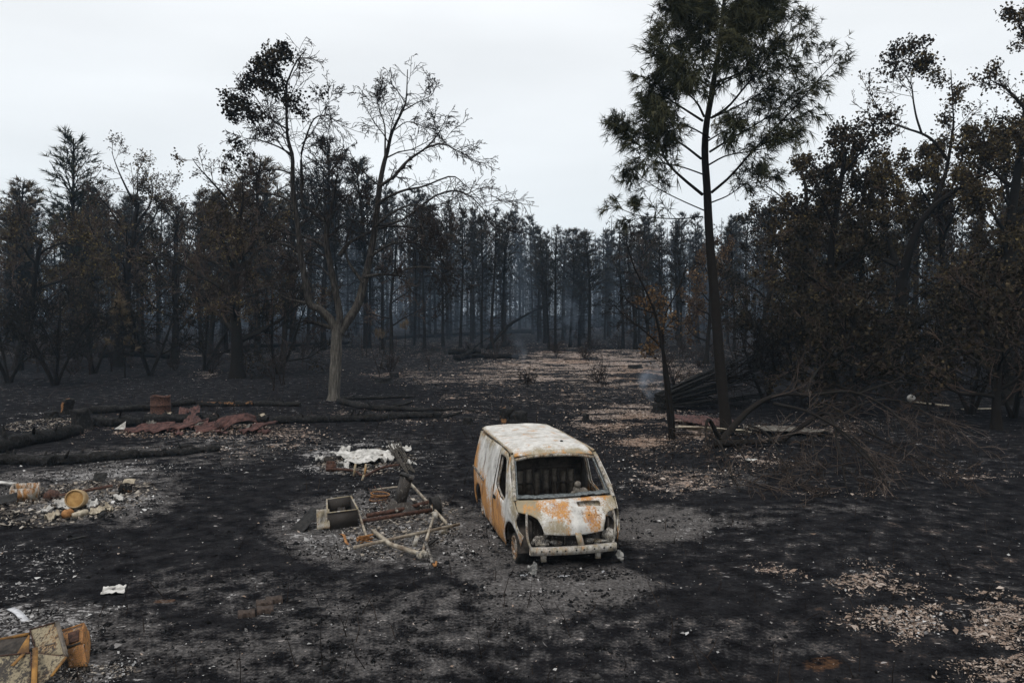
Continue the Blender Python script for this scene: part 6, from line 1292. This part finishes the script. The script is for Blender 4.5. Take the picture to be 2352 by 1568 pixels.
for pts, r0, hs in (([(1640, 1028), (1720, 1027), (1800, 1024), (1890, 1022)], .13, (.12, .15, .15, .1)), ([(1655, 1022), (1717, 1005), (1778, 1000), (1850, 1000), (1930, 1010)], .13, (.1, .9, 1.35, 1.35, .8)), ([(1650, 1025), (1628, 1030), (1620, 1035), (1628, 1045)], .08, (.3, .9, .6, .1)), ([(1628, 1030), (1655, 1062), (1680, 1108), (1700, 1130)], .045, (.4, .5, .2, .02)), ([(1800, 1024), (1897, 1030), (1924, 1075), (1947, 1136)], .07, (.2, 1.1, .6, .03)), ([(1778, 1010), (1860, 1040), (1960, 1080), (2040, 1120)], .06, (1.2, 1.2, .8, .1)), ([(1850, 1005), (1960, 1010), (2060, 1040), (2120, 1090)], .06, (1.4, 1.6, 1.1, .2)), ([(1890, 1022), (2000, 1010), (2100, 1015), (2190, 1040)], .06, (.6, 1.3, 1.2, .4)), ([(1720, 1020), (1760, 1050), (1800, 1090), (1830, 1120)], .045, (.6, .7, .3, .02)), ([(1850, 1000), (1870, 985), (1900, 960), (1960, 950)], .05, (1.4, 2.0, 2.2, 2.0)), ([(1960, 1010), (2060, 985), (2160, 975)], .05, (1.5, 1.7, 1.3)), ([(1980, 1060), (2080, 1090), (2180, 1120)], .04, (.9, .6, .1)), ([(1900, 1040), (1990, 1100), (2060, 1150)], .04, (1.0, .5, .03)), ([(1670, 1030), (1700, 1060), (1730, 1095)], .03, (.4, .3, .02)), ([(1860, 1060), (1880, 1100), (1900, 1140)], .03, (.8, .4, .02))):
    q = resample([gp(u, v, h_) - fl for (u, v), h_ in zip(pts, hs)], 14); mb.tubes(q, np.linspace(r0, .012, 14), 7, .45); L = float(np.linalg.norm(np.diff(q, axis=0), axis=1).sum())
    SPF = [dict(n=(6, 8), lr=.8, ang=.6, wig=.13, trop=-.03, seg=4, sides=4, rr=.5, t0=.2), dict(n=(4, 6), lr=.6, ang=.6, wig=.16, trop=-.05, seg=4, sides=3, rr=.55, t0=.2), dict(n=(3, 4), lr=.6, ang=.55, wig=.18, trop=-.05, seg=3, sides=3, rr=.6, t0=.2)]
    T.sprout(dup_(q[3:]), r0 * .5, .01, min(L, 3.0), SPF, 0, .6)
for key, lst in T.p.items():                              # twigs rest on the ground, not in it
    for it in range(len(lst)):
        pa, a, b_, tn = lst[it]; lst[it] = ([(x, y, max(z, hz_fast)) for (x, y, z), hz_fast in zip(pa, [-.1] * len(pa))], a, b_, tn)
mb.build('trunk', M_BARK, fc, True); T.bake(MB(), rmin=.0078).build('twigs', M_TWIG, fc)

# --- burnt scrub: bare shrubs and saplings
def scrub(seed, h, n, spread):
    T = Tree(seed)
    for k in range(n):
        a = T.r.uniform(0, 6.28); pa = T.wander((T.r.gauss(0, .08), T.r.gauss(0, .08), -.05), (spread * math.cos(a), spread * math.sin(a), 1), h * T.r.uniform(.6, 1.1), 6, .13, .03); T.add(pa, .018 * (h ** .5), .005, 4, .25); T.sprout(pa, .014, .004, h * .7, SP_TWIG[:2], 0, .3)
    me = T.bake(MB(), rmin=.007).mesh('burnt_shrub'); me.materials.append(M_TWIG); return me
SC = [scrub(300, 1.1, 9, .7), scrub(301, 1.5, 7, .5), scrub(302, .8, 8, .9), scrub(303, 2.6, 4, .25), scrub(304, 3.6, 2, .10)]
for u, v, k, s_, lb in ((1205, 882, 0, 1.2, 'bare black shrub above the van roof'), (1222, 880, 2, 1.1, 'low bare shrub touching the right of the shrub above the van'), (1388, 888, 1, 1.2, 'bare shrub on the litter right of the van roof'), (1372, 878, 0, 1.0, 'bare shrub left of another one on the right litter'), (1330, 795, 3, 1.0, 'spindly bare shrub beside the far smoke'), (1420, 800, 1, 1.6, 'bare shrub at the right of the far smoke'), (870, 870, 4, 1.0, 'thin dead sapling right of the grey trunk'), (905, 845, 4, .9, 'second thin dead sapling right of the grey trunk'), (985, 850, 3, .8, 'dead sapling left of the far litter patch'), (1010, 850, 4, .5, 'short dead stem left of the far litter patch')):
    o = link('burnt_shrub', SC[k], None, label=lb, category='shrub'); o.location = gp(u, v); o.scale = (s_,) * 3; o.rotation_euler.z = u
for k in range(120):
    while True:
        y = 42 + 50 * fr_.random(); u = fr_.uniform(-100, 2450); x = (u - 1176) / FPX * y; v = 720 + (CAM_H - hz(x, y)) * FPX / y
        if not (1020 < u < 1480 and y < 68) and not (700 < u < 1500 and y < 50): break
    o = link('burnt_shrub', SC[fr_.choice((0, 1, 1, 2, 3, 3, 4, 4))], None, label='bare burnt shrub scattered along the edge of the wood', category='shrub', group='burnt scrub at the wood edge'); o.location = (x, y, hz(x, y)); s_ = fr_.uniform(.8, 1.5); o.scale = (s_,) * 3; o.rotation_euler.z = fr_.uniform(0, 6)
# ---------------------------------------------------------------- smoke wisps and thin blue haze
def smoke(u, v, w, h, dens, label, lean=.2):
    c = gp(u, v); n = 14; V = []; rings = 9
    for a in range(rings):
        f = a / (rings - 1); r_ = w * (.15 + .5 * f) * math.sqrt(max(.02, math.sin(math.pi * min(1, f * .96 + .04)))) 
        for b in range(n): t = 6.283 * b / n; V.append((r_ * math.cos(t) + lean * h * f * f, r_ * math.sin(t), h * f + .05))
    Q = [[a * n + b, a * n + (b + 1) % n, (a + 1) * n + (b + 1) % n, (a + 1) * n + b] for a in range(rings - 1) for b in range(n)]
    V += [(0, 0, .05), (lean * h, 0, h + .05)]; T = [[(b + 1) % n, b, rings * n] for b in range(n)] + [[(rings - 1) * n + b, (rings - 1) * n + (b + 1) % n, rings * n + 1] for b in range(n)]
    m = bpy.data.materials.new('blue_smoke'); m.use_nodes = True; nt = m.node_tree; nt.nodes.clear(); out = nt.nodes.new('ShaderNodeOutputMaterial'); pv = nt.nodes.new('ShaderNodeVolumePrincipled')
    pv.inputs['Color'].default_value = (.62, .76, .95, 1); tc = nt.nodes.new('ShaderNodeTexCoord'); nz = nt.nodes.new('ShaderNodeTexNoise'); nz.inputs['Scale'].default_value = 2.2 / w; nz.inputs['Detail'].default_value = 3
    nt.links.new(tc.outputs['Object'], nz.inputs['Vector']); mr = nt.nodes.new('ShaderNodeMapRange'); mr.inputs[1].default_value = .42; mr.inputs[2].default_value = .75; mr.inputs[3].default_value = 0; mr.inputs[4].default_value = dens
    nt.links.new(nz.outputs[0], mr.inputs[0])
    mp = nt.nodes.new('ShaderNodeMapping'); mp.vector_type = 'TEXTURE'; mp.inputs['Location'].default_value = (lean * h * .3, 0, h * .48); mp.inputs['Scale'].default_value = (w * .5, w * .5, h * .55); gr = nt.nodes.new('ShaderNodeTexGradient'); gr.gradient_type = 'SPHERICAL'; mu = nt.nodes.new('ShaderNodeMath'); mu.operation = 'MULTIPLY'
    nt.links.new(tc.outputs['Object'], mp.inputs[0]); nt.links.new(mp.outputs[0], gr.inputs[0]); nt.links.new(mr.outputs[0], mu.inputs[0]); nt.links.new(gr.outputs['Fac'], mu.inputs[1]); nt.links.new(mu.outputs[0], pv.inputs['Density']); nt.links.new(pv.outputs[0], out.inputs['Volume'])
    o = MB().add(V, Q, T).build('smoke', m, label=label, category='smoke', kind='stuff'); o.location = c; return o
smoke(1500, 940, 1.5, 2.2, 1.5, 'blue smoke curling from the pole pile', -.2)
smoke(1306, 798, 3.0, 7.5, .45, 'thin blue smoke rising in the far clearing', .1)
smoke(1190, 868, 1.4, 3.0, .4, 'faint smoke above the shrub behind the van', .1)
bm = bmesh.new(); bmesh.ops.create_uvsphere(bm, u_segments=32, v_segments=16, radius=1.0)
me = bpy.data.meshes.new('smoke_bank'); bm.to_mesh(me); bm.free()
sm = bpy.data.materials.new('smoke_bank'); sm.use_nodes = True; nt = sm.node_tree; nt.nodes.clear()
out = nt.nodes.new('ShaderNodeOutputMaterial'); pv = nt.nodes.new('ShaderNodeVolumePrincipled'); pv.inputs['Color'].default_value = (.60, .77, 1.0, 1); pv.inputs['Density'].default_value = .0016; nt.links.new(pv.outputs[0], out.inputs['Volume'])
o = link('smoke_bank', me, sm, label='thin blue smoke hanging in the far pine wood', category='smoke', kind='stuff'); o.location = (2, 128, 4); o.scale = (75, 46, 13)
hb = MB().box((0, 690, 15), (8800, 1600, 40)); hm = bpy.data.materials.new('thin_haze'); hm.use_nodes = True; nt = hm.node_tree; nt.nodes.clear()
out = nt.nodes.new('ShaderNodeOutputMaterial'); pv = nt.nodes.new('ShaderNodeVolumePrincipled'); pv.inputs['Color'].default_value = (.52, .75, 1.0, 1); pv.inputs['Density'].default_value = .00034; nt.links.new(pv.outputs[0], out.inputs['Volume'])
hb.build('haze', hm, kind='stuff')
